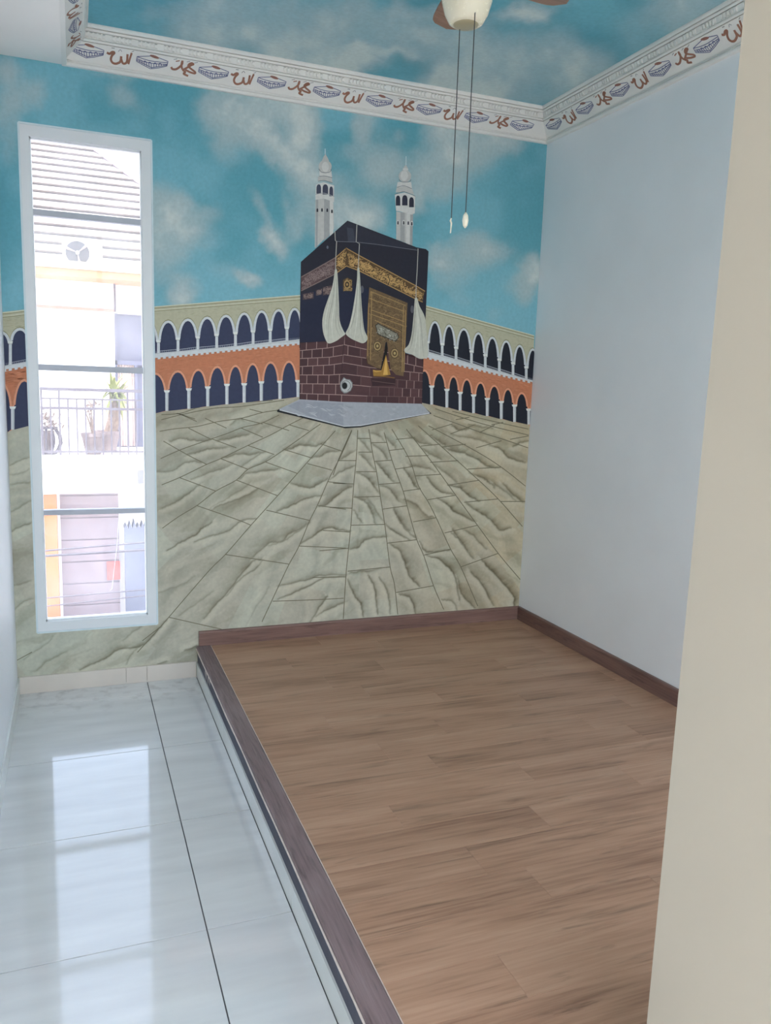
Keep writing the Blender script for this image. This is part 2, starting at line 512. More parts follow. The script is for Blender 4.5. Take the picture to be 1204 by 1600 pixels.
# bead of pale filler between nosing and planks
sl = MB(); sl.tube([(XP+0.0705, y, HP+0.0005+0.0008*random.random()) for y in np.linspace(-0.02, YF+0.002, 80)], 0.0016, 5)
sl.build('filler_bead', M_EDGE, pf)
PW = 0.148
rows = int(math.ceil((abs(YF)-0.012)/PW))
PLX0, PLX1 = XP+0.0715, W-0.012
for r in range(rows):
    y1 = -0.012-r*PW
    y0 = max(y1-PW, YF)
    x = PLX0
    first = [0.55, 0.86, 0.30, 0.72, 0.42][r % 5]+0.03*random.random()
    cuts = [PLX0, PLX0+first]
    while cuts[-1] < PLX1: cuts.append(cuts[-1]+0.914)
    cuts[-1] = PLX1
    for a, b in zip(cuts[:-1], cuts[1:]):
        if b-a < 0.02: continue
        cx, cy = (a+b)/2, (y0+y1)/2
        MB().bbox(a+0.0002, b-0.0002, y0+0.0002, y1-0.0002, HP-0.011, HP, 0.0006).build('plank', M_WOOD, pf, (cx, cy, HP-0.011))
# wooden skirting on the platform
s1 = MB().prism([(0, HP), (-0.016, HP), (-0.016, 0.236), (-0.012, 0.2445), (0, 0.2455)], 0, 0.862, W-0.0005).build('baseboard_platform', M_SKIRT_X)
tag(s1, 'dark brown wooden skirting along the platform under the mural', 'baseboard', kind='structure')
s2 = MB().prism([(W, HP), (W-0.016, HP), (W-0.016, 0.236), (W-0.012, 0.2445), (W, 0.2455)], 1, YF+0.0005, -0.0165).build('baseboard_right', M_SKIRT_R)
tag(s2, 'dark brown wooden skirting along the right wall', 'baseboard', kind='structure')

# ================================================================== PAINT HELPERS
KPAINT = 0.76
def paint(c):
    return np.clip(lin(c)/KPAINT, 0, 0.88)
class Art:
    """flat painted shapes, given as photo pixels and laid on the wall plane"""
    def __init__(s, base=0, xmin=0.0008, xmax=9.0): s.v, s.f, s.c, s.base, s.xmin, s.xmax = [], [], [], base, xmin, xmax
    def _add(s, P, F, c):
        n = len(s.v); s.v += list(P); s.f += [tuple(i+n for i in q) for q in F]; s.c += [c]*len(P)
    def wall(s, pts, layer):
        P = on_plane(pts, 1, 0.0); P[:, 0] = np.clip(P[:, 0], s.xmin, s.xmax); P[:, 1] = -0.0012-0.00022*(layer+s.base)
        return P
    def poly(s, pts, c, layer=0):
        P = s.wall(pts, layer)
        tri = tessellate_polygon([[Vector((p[0], p[2], 0)) for p in P]])
        s._add(P, tri, paint(c))
    def stroke(s, pts, w, c, layer=0, taper=False):
        p = np.asarray(pts, float)
        if len(p) < 2: return
        t = np.gradient(p, axis=0); t /= np.maximum(np.hypot(t[:, 0], t[:, 1]), 1e-6)[:, None]
        n = np.column_stack([-t[:, 1], t[:, 0]])
        ww = np.full(len(p), w/2.0)
        if taper: ww = ww*np.clip(np.minimum(np.linspace(0.25, 2, len(p)), np.linspace(2, 0.25, len(p))), 0, 1)
        q = np.vstack([p+n*ww[:, None], p-n*ww[:, None]])
        P = s.wall(q, layer); k = len(p)
        s._add(P, [(i, i+1, k+i+1, k+i) for i in range(k-1)], paint(c))
    def ellipse(s, c0, rx, ry, c, layer=0, rot=0, n=18):
        a = np.linspace(0, 2*math.pi, n, endpoint=False)
        x, y = rx*np.cos(a), ry*np.sin(a)
        cr, sr = math.cos(rot), math.sin(rot)
        s.poly(list(zip(c0[0]+x*cr-y*sr, c0[1]+x*sr+y*cr)), c, layer)
    def build(s, name, parent, label=None):
        o = mesh_obj(name, s.v, s.f, M_PAINT, parent, cols=np.array(s.c))
        # face the room
        me = o.data
        flip = [p.index for p in me.polygons if p.normal.y > 0]
        if flip:
            bm = bmesh.new(); bm.from_mesh(me); bm.faces.ensure_lookup_table()
            bmesh.ops.reverse_faces(bm, faces=[bm.faces[i] for i in flip])
            bm.to_mesh(me); bm.free()
        if label: o['label'] = label
        return o
def smooth_line(pts, n=6):
    p = [np.array(q, float) for q in pts]
    p = [2*p[0]-p[1]]+p+[2*p[-1]-p[-2]]
    out = []
    for i in range(1, len(p)-2):
        for k in range(n):
            t = k/n
            out.append(0.5*((2*p[i])+(-p[i-1]+p[i+1])*t+(2*p[i-1]-5*p[i]+4*p[i+1]-p[i+2])*t*t+(-p[i-1]+3*p[i]-3*p[i+1]+p[i+2])*t**3))
    out.append(p[-2])
    return [tuple(q) for q in out]

def grid_mesh(name, us, vs, to_world, keep, colour, mat, parent, flip=False):
    nu, nv = len(us), len(vs)
    U, V = np.meshgrid(us, vs)
    P = to_world(U.ravel(), V.ravel())
    cols = colour(P)
    idx = np.arange(nu*nv).reshape(nv, nu)
    q = np.stack([idx[:-1, :-1], idx[:-1, 1:], idx[1:, 1:], idx[1:, :-1]], -1).reshape(-1, 4)
    cu = ((U[:-1, :-1]+U[1:, 1:])/2).ravel(); cv = ((V[:-1, :-1]+V[1:, 1:])/2).ravel()
    q = q[keep(cu, cv)]
    if flip: q = q[:, ::-1]
    used, inv = np.unique(q.ravel(), return_inverse=True)
    P, cols, q = P[used], cols[used], inv.reshape(-1, 4)
    loc = np.array(wl(parent)) if parent else np.zeros(3)
    me = bpy.data.meshes.new(name)
    me.vertices.add(len(P)); me.vertices.foreach_set('co', (P-loc).astype(np.float32).ravel())
    me.loops.add(len(q)*4); me.loops.foreach_set('vertex_index', q.astype(np.int32).ravel())
    me.polygons.add(len(q))
    me.polygons.foreach_set('loop_start', np.arange(0, len(q)*4, 4, dtype=np.int32))
    me.polygons.foreach_set('loop_total', np.full(len(q), 4, dtype=np.int32))
    a = me.color_attributes.new('Col', 'FLOAT_COLOR', 'POINT')
    c = np.ones((len(P), 4), np.float32); c[:, :3] = cols
    a.data.foreach_set('color', c.ravel())
    me.update(calc_edges=True); me.validate()
    me.materials.append(mat)
    return put(bpy.data.objects.new(name, me), parent, loc)

def cloud_field(uv, blobs, nscale, seed, warp=10.0):
    u, v = uv[:, 0], uv[:, 1]
    wu = u+(fbm(u/58, v/58, 3, seed)-0.5)*3.2*warp+(fbm(u/15, v/15, 4, seed+1)-0.5)*1.3*warp
    wv = v+(fbm(u/58, v/58, 3, seed+5)-0.5)*3.2*warp+(fbm(u/15, v/15, 4, seed+6)-0.5)*1.3*warp
    s = np.zeros(len(u))
    for b in blobs:
        x, y, rx, ry, w = b[:5]
        a = math.radians(b[5]) if len(b) > 5 else 0
        dx, dy = wu-x, wv-y
        e = ((dx*math.cos(a)+dy*math.sin(a))/rx)**2+((-dx*math.sin(a)+dy*math.cos(a))/ry)**2
        s = 1-(1-s)*(1-np.minimum(w, 1.0)*0.92*np.exp(-e**1.25*0.8))
    n = fbm(u/nscale, v/nscale, 6, seed+11)
    n2 = fbm(u/(nscale*0.35), v/(nscale*0.35), 5, seed+17)
    return np.clip(s*(0.88+0.5*(n-0.45)+0.34*(n2-0.5)), 0, 1), n, n2

# ================================================================== MURAL
mural = empty('wall_mural', (1.4, -0.001, 0.25), 'wall painting of a black draped cube shrine in an arcaded marble courtyard under clouds', 'mural')
ZSPLIT = 1.5
GRID = 0.0062
def axis_lines(a, b, fixed):
    pts = sorted(set([a, b]+[f for f in fixed if a < f < b]))
    out = []
    for p, q in zip(pts[:-1], pts[1:]):
        n = max(1, int(round((q-p)/GRID)))
        out += list(np.linspace(p, q, n, endpoint=False))
    return np.array(out+[pts[-1]])
def not_window(x, z):
    return ~((x > WX0) & (x < WX1) & (z > WZ0) & (z < WZ1))
SKY_BLOBS = [(385,172,52,34,.7),(440,170,50,30,.75),(474,205,26,62,.85),(405,205,17,46,.8,-32),(432,238,36,20,.9,38),(455,252,26,16,.7,20),(366,222,34,44,.4),(482,282,24,34,.6),(500,318,26,48,.45),
  (428,370,30,11,.85,55),(404,326,11,34,.4,-12),(456,334,20,44,.45),(262,335,36,42,.62),(290,366,52,36,.55),(332,328,24,18,.35),(250,400,30,44,.4),(388,428,22,9,.65,25),(282,457,24,24,.7),
  (350,425,40,18,.2),(576,192,20,40,.55),(596,272,44,38,.6),(558,342,40,30,.85),(530,320,26,40,.4),(624,215,12,12,.2),(698,205,34,46,.7),(752,228,52,36,.6),(796,226,24,26,.45),(690,275,42,36,.6),(652,312,16,30,.55),
  (680,400,26,18,.6),(748,390,50,28,.55),(705,432,36,26,.4),(826,428,17,26,.9),(812,456,20,22,.55),(768,494,16,14,.3),(640,480,20,10,.25),(45,148,32,28,.45),(12,180,22,70,.45),(190,148,28,26,.35),
  (170,116,50,8,.3),(10,110,22,22,.4),(225,180,20,30,.2),(545,240,26,20,.3),(720,470,20,16,.25),(340,190,30,40,.3)]
def sky_colour(P):
    uv = project(P)
    c, n, n2 = cloud_field(uv, SKY_BLOBS, 70, 3)
    c = np.clip(c+0.14*(n-0.45), 0, 1)
    teal = lin((108, 162, 175))/KPAINT; deep = lin((86, 147, 160))/KPAINT; pale = lin((128, 174, 186))/KPAINT
    grey = lin((152, 172, 175))/KPAINT; white = lin((186, 193, 190))/KPAINT
    d = sstep(0.35, 0.65, fbm(uv[:, 0]/110, uv[:, 1]/110, 4, 41))[:, None]
    low = sstep(330, 520, uv[:, 1])[:, None]*0.35
    base = deep*(1-d)+teal*d
    base = base*(1-low)+pale*low
    k = sstep(0.05, 0.54, c)[:, None]
    out = base*(1-k)+grey*k
    h = sstep(0.50, 0.90, c+0.25*(n2-0.5))[:, None]
    return np.clip(out*(1-h)+white*h, 0, 0.88)
GX = axis_lines(0.0005, W-0.0005, [WX0, WX1])
wall_pt = lambda x, z: np.column_stack([x, np.full(len(x), -0.0009), z])
grid_mesh('painted_sky', GX, axis_lines(ZSPLIT, ZC+0.004, [WZ1]), wall_pt, not_window, sky_colour, M_PAINT, mural)['label'] = 'painted teal sky with pale clouds'

# ---- painted paving with marbled veins
F1, F2, F3, F4 = frame(240, 640, .1661), frame(420, 640, .1827), frame(620, 640, .1744), frame(400, 800, .3488)
FA, FB, F5 = frame(230, 620, .2575), frame(520, 620, .2658), frame(0, 700, .25)
# veins: (frame, points, side, width px in frame units, strength); side +1 = shade to the left of travel (above a left-to-right line)
VEINS = [
 (F1,[(150,295),(200,285),(290,265),(350,290),(480,290),(540,275)],1,90,.9),(F1,[(320,425),(400,405),(480,375),(600,360),(680,350)],1,80,.8),
 (F1,[(20,580),(170,570),(250,530),(360,490),(450,500)],1,70,.7),(F1,[(600,290),(700,275),(800,250),(890,240)],1,50,.9),
 (F1,[(80,930),(200,870),(270,830),(360,760),(430,715)],1,70,.8),(F1,[(350,660),(500,600),(640,560),(740,515)],1,80,.6),
 (F1,[(120,1324),(280,1240),(380,1190),(460,1120),(550,1060)],1,30,1.0),(F1,[(380,1240),(580,1185),(700,1140),(820,1060),(960,1025)],1,34,.8),
 (F1,[(540,940),(640,900),(800,840),(980,740)],-1,120,.8),(F1,[(520,935),(700,830),(890,710)],1,60,.5),
 (F1,[(640,460),(760,420),(900,420),(1050,400)],1,45,.8),(F1,[(820,540),(960,440),(1040,400)],1,45,.7),(F1,[(800,650),(900,590),(1100,570),(1190,555)],1,65,.8),
 (F1,[(720,140),(800,90),(860,110)],-1,60,.6),(F1,[(860,560),(1000,500),(1120,430)],1,30,.5),
 (F2,[(120,345),(200,330),(270,300),(380,310),(480,280)],1,55,.9),(F2,[(370,410),(440,400),(500,370),(600,355)],1,55,.8),
 (F2,[(190,635),(330,670),(400,650),(500,590)],1,55,1.0),(F2,[(70,875),(200,820),(320,760),(440,735)],1,70,.9),
 (F2,[(0,1165),(130,1120),(160,1070),(260,1020),(345,965)],1,80,.8),(F2,[(270,1150),(400,1070),(510,1005),(600,1030),(690,1035)],1,40,1.0),
 (F2,[(515,600),(600,545),(690,500),(735,480)],1,26,.8),(F2,[(430,830),(490,820),(540,775),(640,690),(715,660)],1,70,.9),
 (F2,[(610,430),(660,390),(740,350)],1,70,.7),(F2,[(760,370),(830,420),(905,520)],1,60,.8),(F2,[(880,290),(960,350),(1010,430)],1,45,.8),
 (F2,[(770,245),(820,290),(870,360)],1,45,.7),(F2,[(750,540),(840,590),(930,700)],1,65,.9),(F2,[(920,450),(990,540),(1060,610)],1,60,.9),
 (F2,[(730,745),(820,780),(880,870),(910,975)],1,65,.8),(F2,[(720,860),(770,940),(800,970)],1,20,.7),(F2,[(950,650),(1040,690),(1110,780)],1,55,.8),
 (F2,[(690,1190),(770,1170),(830,1110),(1000,1085)],1,55,.9),(F2,[(1070,850),(1120,950),(1200,1040)],1,70,.9),(F2,[(995,975),(1100,1060),(1204,1110)],1,24,1.0),
 (F2,[(870,200),(940,220),(990,275)],1,45,.7),(F2,[(990,220),(1040,290),(1080,330)],1,45,.7),(F2,[(840,750),(900,830),(980,970)],-1,30,.6),
 (F3,[(400,335),(500,370),(620,400),(720,450),(800,510),(900,515)],1,75,1.0),(F3,[(480,215),(700,265),(830,300)],1,45,.6),
 (F3,[(830,320),(930,360),(1000,430),(1160,475)],1,45,.9),(F3,[(490,140),(540,175),(640,170)],1,30,.9),(F3,[(200,330),(300,400),(390,445)],1,65,.7),
 (F3,[(330,490),(430,560),(530,650)],1,65,.6),(F3,[(460,680),(560,700),(640,770),(740,815)],1,55,1.1),(F3,[(270,610),(330,690),(410,740),(500,760)],1,55,1.0),
 (F3,[(60,530),(110,600),(140,660),(200,710)],1,65,1.0),(F3,[(370,800),(460,860),(520,920),(690,1000)],1,60,1.1),(F3,[(70,800),(160,840),(260,950),(330,960)],-1,55,.7),
 (F3,[(620,835),(700,900),(820,970),(920,1075),(1020,1060)],1,65,.9),(F3,[(650,570),(780,620),(860,680),(880,700)],1,55,.9),
 (F3,[(870,660),(960,720),(1060,810)],1,45,.8),(F3,[(950,660),(1040,760),(1130,820)],1,45,.8),(F3,[(480,1100),(560,1170),(620,1261)],1,45,1.0),
 (F3,[(600,1080),(700,1140),(800,1250)],1,34,.7),(F3,[(120,240),(200,290),(300,310)],1,45,.8),(F3,[(300,230),(380,290),(440,320)],1,45,.8),
 (F3,[(0,960),(70,1060),(170,1160)],1,65,.9),(F3,[(120,500),(250,520),(340,555)],1,55,.7),(F3,[(640,130),(740,150),(850,160)],-1,40,.7),(F3,[(1040,330),(1110,290),(1180,280)],1,34,.8),
 (F4,[(100,330),(220,305),(290,285),(400,285)],1,34,.8),(F4,[(95,390),(200,345),(320,295),(400,285)],1,14,.9),(F4,[(265,470),(310,440),(390,405)],1,40,.8),
 (F4,[(240,495),(300,400),(320,380)],1,24,.9),(F4,[(410,300),(440,370),(470,410),(480,470)],1,18,1.0),(F4,[(500,285),(530,340),(545,460)],1,18,.9),
 (F4,[(550,290),(590,360),(600,455)],1,14,.8),(F4,[(600,140),(650,190),(690,290),(730,335)],1,34,.9),(F4,[(640,370),(690,385),(715,455)],1,24,.9),
 (F4,[(760,190),(830,220),(890,290),(910,390)],1,30,1.2),(F4,[(900,300),(930,380),(980,430)],1,28,.9),(F4,[(730,130),(770,180),(870,170)],1,12,.9),
 (F4,[(1010,215),(1060,270),(1150,370),(1155,420)],1,44,1.1),(F4,[(960,270),(1010,330),(1060,420)],1,28,.9),(F4,[(880,80),(930,150),(970,205)],1,34,1.0),
 (F4,[(830,390),(880,400),(900,440)],1,20,.7),(F4,[(420,270),(480,262),(560,255)],-1,20,.7),
 (FA,[(345,1345),(450,1220),(560,1080),(640,1000),(690,985)],1,70,.9),(FA,[(480,1210),(560,1110),(650,1050),(700,990)],1,34,.8),(FA,[(190,1330),(330,1230),(400,1180)],1,40,.4),
 (FA,[(640,975),(740,890),(830,870),(985,765)],1,60,.8),(FA,[(230,1540),(300,1510)],-1,40,.9),(FA,[(65,1190),(200,1140),(290,1090)],-1,40,.4),(FA,[(600,1390),(680,1250),(740,1150)],1,24,.25),
 (F5,[(500,1390),(650,1320),(740,1260),(880,1235),(990,1130),(1040,1080)],1,60,.9),(F5,[(770,1200),(860,1130),(900,1100)],1,30,.5),(F5,[(790,1350),(850,1260),(1000,1130)],1,30,.5),
 (F5,[(230,1390),(300,1330),(420,1270)],1,30,.4),(F5,[(150,1320),(280,1230),(330,1180)],1,30,.4),(F5,[(900,1390),(1040,1330)],-1,40,.9),
 (F5,[(60,110),(150,70),(180,60)],1,30,.6),(F5,[(70,520),(130,490),(190,475)],1,40,.8),(F5,[(80,860),(190,830)],1,40,.5),(F5,[(60,230),(180,215)],1,26,.5),(F5,[(70,400),(190,330)],1,30,.5),
 (F5,[(90,1010),(150,960),(210,940)],1,30,.5),(F5,[(55,170),(120,160),(180,130)],-1,20,.4)]
rv = random.Random(5)
def wobble(pts, amp):
    p = smooth_line(pts, 9)
    out, jx, jy = [], 0.0, 0.0
    for a, b in p:
        jx = 0.72*jx+rv.uniform(-1, 1)*amp*1.5; jy = 0.72*jy+rv.uniform(-1, 1)*amp*1.5
        out.append((a+jx, b+jy))
    return out
VPIX = [(np.array(wobble(F(p), 0.55)), sd_, max(4.0, w*(F([(1, 0)])[0][0]-F([(0, 0)])[0][0])), st) for F, p, sd_, w, st in VEINS]
GROUT = [ # (frame, points)
 (FA,[(-60,1550),(80,1395),(365,1065),(475,955),(630,777),(790,600),(910,465),(1060,295),(1140,205)]),(FA,[(695,1365),(800,1140),(860,1015),(920,905),(985,750),(1035,650),(1105,490),(1160,385),(1204,290),(1240,205)]),
 (FA,[(52,548),(195,490),(360,410),(445,375),(610,295),(750,230),(860,170),(960,120)]),(FA,[(60,820),(185,730),(300,660),(415,572),(540,505),(610,440),(715,395),(830,320),(985,210),(1050,165)]),
 (FA,[(47,215),(160,195),(300,180),(430,150),(570,130),(700,95),(800,80)]),(FA,[(47,390),(180,330),(260,300),(390,255),(490,220),(580,185),(690,160),(800,110)]),
 (FA,[(47,150),(200,110),(400,70),(560,60),(700,40),(830,20)]),(FA,[(47,110),(200,100),(330,60),(560,35),(760,22)]),
 (FA,[(60,1000),(365,1065)]),(FA,[(130,1337),(450,1410)]),(FA,[(475,957),(860,1015)]),(FA,[(720,687),(985,750)]),(FA,[(300,660),(545,745),(630,780)]),
 (FA,[(540,505),(790,600)]),(FA,[(715,395),(910,465)]),(FA,[(60,680),(185,730)]),(FA,[(195,490),(415,572)]),(FA,[(445,375),(610,440)]),(FA,[(610,295),(770,350)]),
 (FA,[(830,320),(1000,372)]),(FA,[(920,905),(1204,918)]),(FA,[(760,1240),(1000,1232),(1190,1222)]),(FA,[(1035,660),(1204,682)]),(FA,[(1095,515),(1204,527)]),(FA,[(970,405),(1120,445)]),
 (FA,[(1050,285),(1180,330)]),(FA,[(200,105),(300,150)]),(FA,[(250,190),(390,260)]),(FA,[(48,240),(240,350),(360,410)]),(FA,[(390,255),(540,310)]),(FA,[(570,190),(700,245)]),(FA,[(700,155),(860,205)]),
 (FA,[(350,130),(480,190)]),(FA,[(560,130),(700,165)]),(FA,[(180,100),(290,135)]),(FA,[(620,75),(700,95)]),(FA,[(860,170),(980,205)]),(FA,[(-30,1480),(80,1395)]),
 (FB,[(145,195),(135,375),(120,530),(105,750),(85,950),(75,1060),(60,1305)]),(FB,[(210,190),(232,330),(255,440),(280,600),(305,760),(335,1000),(360,1100),(380,1280)]),
 (FB,[(300,210),(345,370),(410,550),(440,660),(490,835),(535,940),(590,1110),(650,1250)]),(FB,[(345,190),(450,370),(500,520),(560,620),(610,720),(690,895),(750,1000),(850,1230)]),
 (FB,[(430,190),(570,370),(700,550),(830,730),(970,920),(1100,1075)]),(FB,[(500,170),(690,340),(800,440),(960,590),(1112,762)]),(FB,[(560,170),(840,320),(990,415),(1130,525)]),
 (FB,[(590,110),(720,155),(870,210),(1000,250),(1145,300)]),(FB,[(600,70),(720,110),(900,165),(1148,225)]),(FB,[(700,85),(900,135),(1148,190)]),(FB,[(110,195),(80,260),(30,375),(0,460)]),
 (FB,[(30,375),(135,375)]),(FB,[(0,508),(120,512)]),(FB,[(-20,650),(110,655)]),(FB,[(-60,785),(100,795)]),(FB,[(-80,905),(90,890)]),(FB,[(-120,1062),(75,1058)]),
 (FB,[(150,325),(228,325)]),(FB,[(135,440),(255,440)]),(FB,[(120,590),(278,585)]),(FB,[(105,755),(303,750)]),(FB,[(85,1025),(335,1000)]),(FB,[(142,245),(218,245)]),
 (FB,[(222,270),(315,268)]),(FB,[(242,380),(345,372)]),(FB,[(265,515),(395,505)]),(FB,[(292,660),(437,640)]),(FB,[(320,860),(490,840)]),(FB,[(370,1150),(590,1110)]),
 (FB,[(330,315),(420,305)]),(FB,[(365,425),(468,410)]),(FB,[(410,555),(515,540)]),(FB,[(470,735),(608,710)]),(FB,[(535,930),(690,895)]),(FB,[(370,250),(480,240)]),
 (FB,[(485,465),(635,455)]),(FB,[(555,605),(722,578)]),(FB,[(655,800),(848,755)]),(FB,[(750,1000),(970,920)]),(FB,[(515,290),(630,278)]),(FB,[(570,385),(735,375)]),
 (FB,[(672,520),(860,490)]),(FB,[(770,620),(970,600)]),(FB,[(640,295),(780,278)]),(FB,[(790,425),(990,413)]),(FB,[(985,615),(1130,615)]),(FB,[(840,300),(990,258)]),(FB,[(690,218),(830,165)]),
 (FB,[(860,210),(950,165)]),(FB,[(720,135),(800,120)]),(FB,[(930,165),(1000,150)]),(FB,[(1040,250),(1148,230)]),(FB,[(580,195),(700,160)]),(FB,[(425,350),(560,345)]),
 (F5,[(200,1275),(60,1330)]),(F5,[(985,1110),(1040,1080)])]
def pave_colour(P):
    uv = project(P)
    u, v = uv[:, 0], uv[:, 1]
    # each slab is a little different: fan coordinates around the painting's vanishing point
    ang = np.arctan2(u-562, np.maximum(v-585, 1.0))
    dist = np.hypot(u-562, v-585)
    cell_a = np.floor(ang/0.16+50).astype(int)
    cell_r = np.floor(np.log(np.maximum(dist, 5))*5.2+cell_a*0.43).astype(int)
    h = _tab[cell_a % 256, cell_r % 256]
    n = fbm(u/60, v/42, 5, 60); n2 = fbm((u+v*0.5)/16, v/16, 5, 66)
    g = lin((168, 167, 155))/KPAINT; tan = lin((172, 160, 135))/KPAINT; cool = lin((150, 160, 150))/KPAINT; pale = lin((184, 182, 168))/KPAINT
    t = np.clip(sstep(540, 780, u)*0.85+0.5*(n-0.5)+0.35*sstep(700, 640, v), 0, 1)[:, None]
    c_ = np.clip(1.6*(h-0.45), 0, 1)[:, None]*0.5
    p_ = np.clip(1.8*(0.45-h), 0, 1)[:, None]*0.5
    out = g*(1-t)+tan*t
    out = out*(1-c_)+cool*c_
    out = out*(1-p_)+pale*p_
    out *= (1+0.20*(n2-0.5)+0.30*(h-0.5))[:, None]
    # brushed streaks running along the slabs
    st_ = fbm(ang*26+n*3, np.log(np.maximum(dist, 5))*2.2, 5, 90)
    out *= (1+0.46*(st_-0.5))[:, None]
    # slanting bands of shade and light brushed across the slabs
    sgn_ = np.where(u < 560, 1.0, -1.0)
    bd = fbm((u*0.45*sgn_+v*0.9)/17+2.2*n, (u*0.9-v*0.45*sgn_)/95, 4, 140)
    dkb = sstep(0.56, 0.70, bd)[:, None]*0.30; ltb = sstep(0.44, 0.30, bd)[:, None]*0.30
    out = out*(1-dkb)+(lin((124, 120, 100))/KPAINT)*dkb
    out = out*(1-ltb)+pale*1.04*ltb
    far = sstep(720, 640, v)[:, None]
    out *= 1-0.10*far
    # veins: a crisp wandering edge, soft shade to one side
    shade = np.zeros(len(u)); edge = np.zeros(len(u)); lightb = np.zeros(len(u))
    for p, sd_, w, st in VPIX:
        lo, hi = p.min(0)-w-6, p.max(0)+w+6
        sel = np.where((u > lo[0]) & (u < hi[0]) & (v > lo[1]) & (v < hi[1]))[0]
        if not len(sel): continue
        q = uv[sel]
        best = np.full(len(sel), 1e9); sgn = np.zeros(len(sel)); par = np.zeros(len(sel))
        for i in range(len(p)-1):
            a, b = p[i], p[i+1]; d = b-a; L2 = max(d@d, 1e-6)
            t_ = np.clip(((q-a)@d)/L2, 0, 1)
            r_ = q-(a+t_[:, None]*d)
            dd = np.hypot(r_[:, 0], r_[:, 1])
            cr = d[0]*r_[:, 1]-d[1]*r_[:, 0]
            upd = dd < best
            best[upd] = dd[upd]; sgn[upd] = np.sign(-cr[upd])*sd_; par[upd] = ((i+t_)/(len(p)-1))[upd]
        wide = w*(0.25+0.75*np.sin(np.clip(par, 0.02, 0.98)*math.pi))
        k = np.where(sgn > 0, np.exp(-(best/np.maximum(wide*0.60, 1))**1.3), np.exp(-(best/1.3)**2))
        shade[sel] = np.maximum(shade[sel], st*k*0.66)
        edge[sel] = np.maximum(edge[sel], st*np.exp(-(best/1.1)**2)*(0.5+0.5*np.sin(np.clip(par, 0, 1)*math.pi)))
        lightb[sel] = np.maximum(lightb[sel], np.where(sgn < 0, np.exp(-((best-4.5)/4.5)**2), 0)*0.60*st)
    dk = lin((92, 84, 62))/KPAINT; dk2 = lin((112, 110, 92))/KPAINT
    hh = sstep(380, 640, u)[:, None]
    vein = dk2*(1-hh)+dk*hh
    fib = fbm((u*0.6+v)/5.5, (v*0.6-u)/26, 4, 120)        # fibrous grain inside the shaded veins
    s_ = np.clip(shade*(0.35+1.3*fib), 0, 0.85)[:, None]
    out = out*(1-s_)+vein*s_
    l_ = np.clip(lightb, 0, 0.5)[:, None]
    out = out*(1-l_)+pale*1.05*l_
    e_ = np.clip(edge*0.62, 0, 0.62)[:, None]
    out = out*(1-e_)+(lin((80, 74, 56))/KPAINT)*e_
    out = out*np.array([0.95, 0.93, 0.88])
    return np.clip(out, 0, 0.85)
GRID = 0.0052
GX2 = axis_lines(0.0005, W-0.0005, [WX0, WX1])
pave = grid_mesh('painted_paving', GX2, axis_lines(0.004, ZSPLIT, [WZ0]), wall_pt, not_window, pave_colour, M_PAINT, mural)
pave['label'] = 'painted marble paving slabs fanning out towards the viewer'
ga = Art(1)
for F, p in GROUT:
    q = smooth_line(F(p), 4) if len(p) > 2 else F(p)
    q = [a for a in q if not (29 < a[0] < 249 and a[1] < 992)]
    ga.stroke(q, 1.25, (104, 100, 82), 0)
ga.build('painted_joints', pave, 'thin dark painted joint lines')

# ---- painted arcades
CREAM, CREAM_D, WHITE, DARKL, DARKR = (168, 166, 142), (134, 132, 106), (188, 192, 194), (50, 56, 80), (30, 33, 43)
ORANGE, ORANGE_D, PEACH = (178, 114, 84), (150, 90, 60), (200, 142, 114)
def lerp(a, b, t): return (a[0]+(b[0]-a[0])*t, a[1]+(b[1]-a[1])*t)
def arch(xl, xr, yb, ys, ya, pointed=0.0, n=10, waist=0.0, yb2=None):
    """opening outline: feet (xl, yb)-(xr, yb2), springing at ys, apex ya"""
    yb2 = yb if yb2 is None else yb2
    cx = (xl+xr)/2; hw = (xr-xl)/2
    L = [(xl, yb), (xl, ys+2.5)]
    if waist: L += [(xl+waist*0.2, ys+1.0), (xl+waist, ys-0.5)]
    top = []
    for i in range(n+1):
        a = math.pi*i/n
        c, s_ = math.cos(a), math.sin(a)
        xx = math.copysign(abs(c)**0.9, c)
        top.append((cx-(hw-waist)*xx, ys-0.5-(ys-0.5-ya)*((1-abs(xx)**2.1)**0.62 if pointed else s_**0.86)))
    R = [(xr, ys+2.5), (xr, yb2)]
    if waist: R = [(xr-waist*0.2, ys+1.0)]+R
    return L+top+R
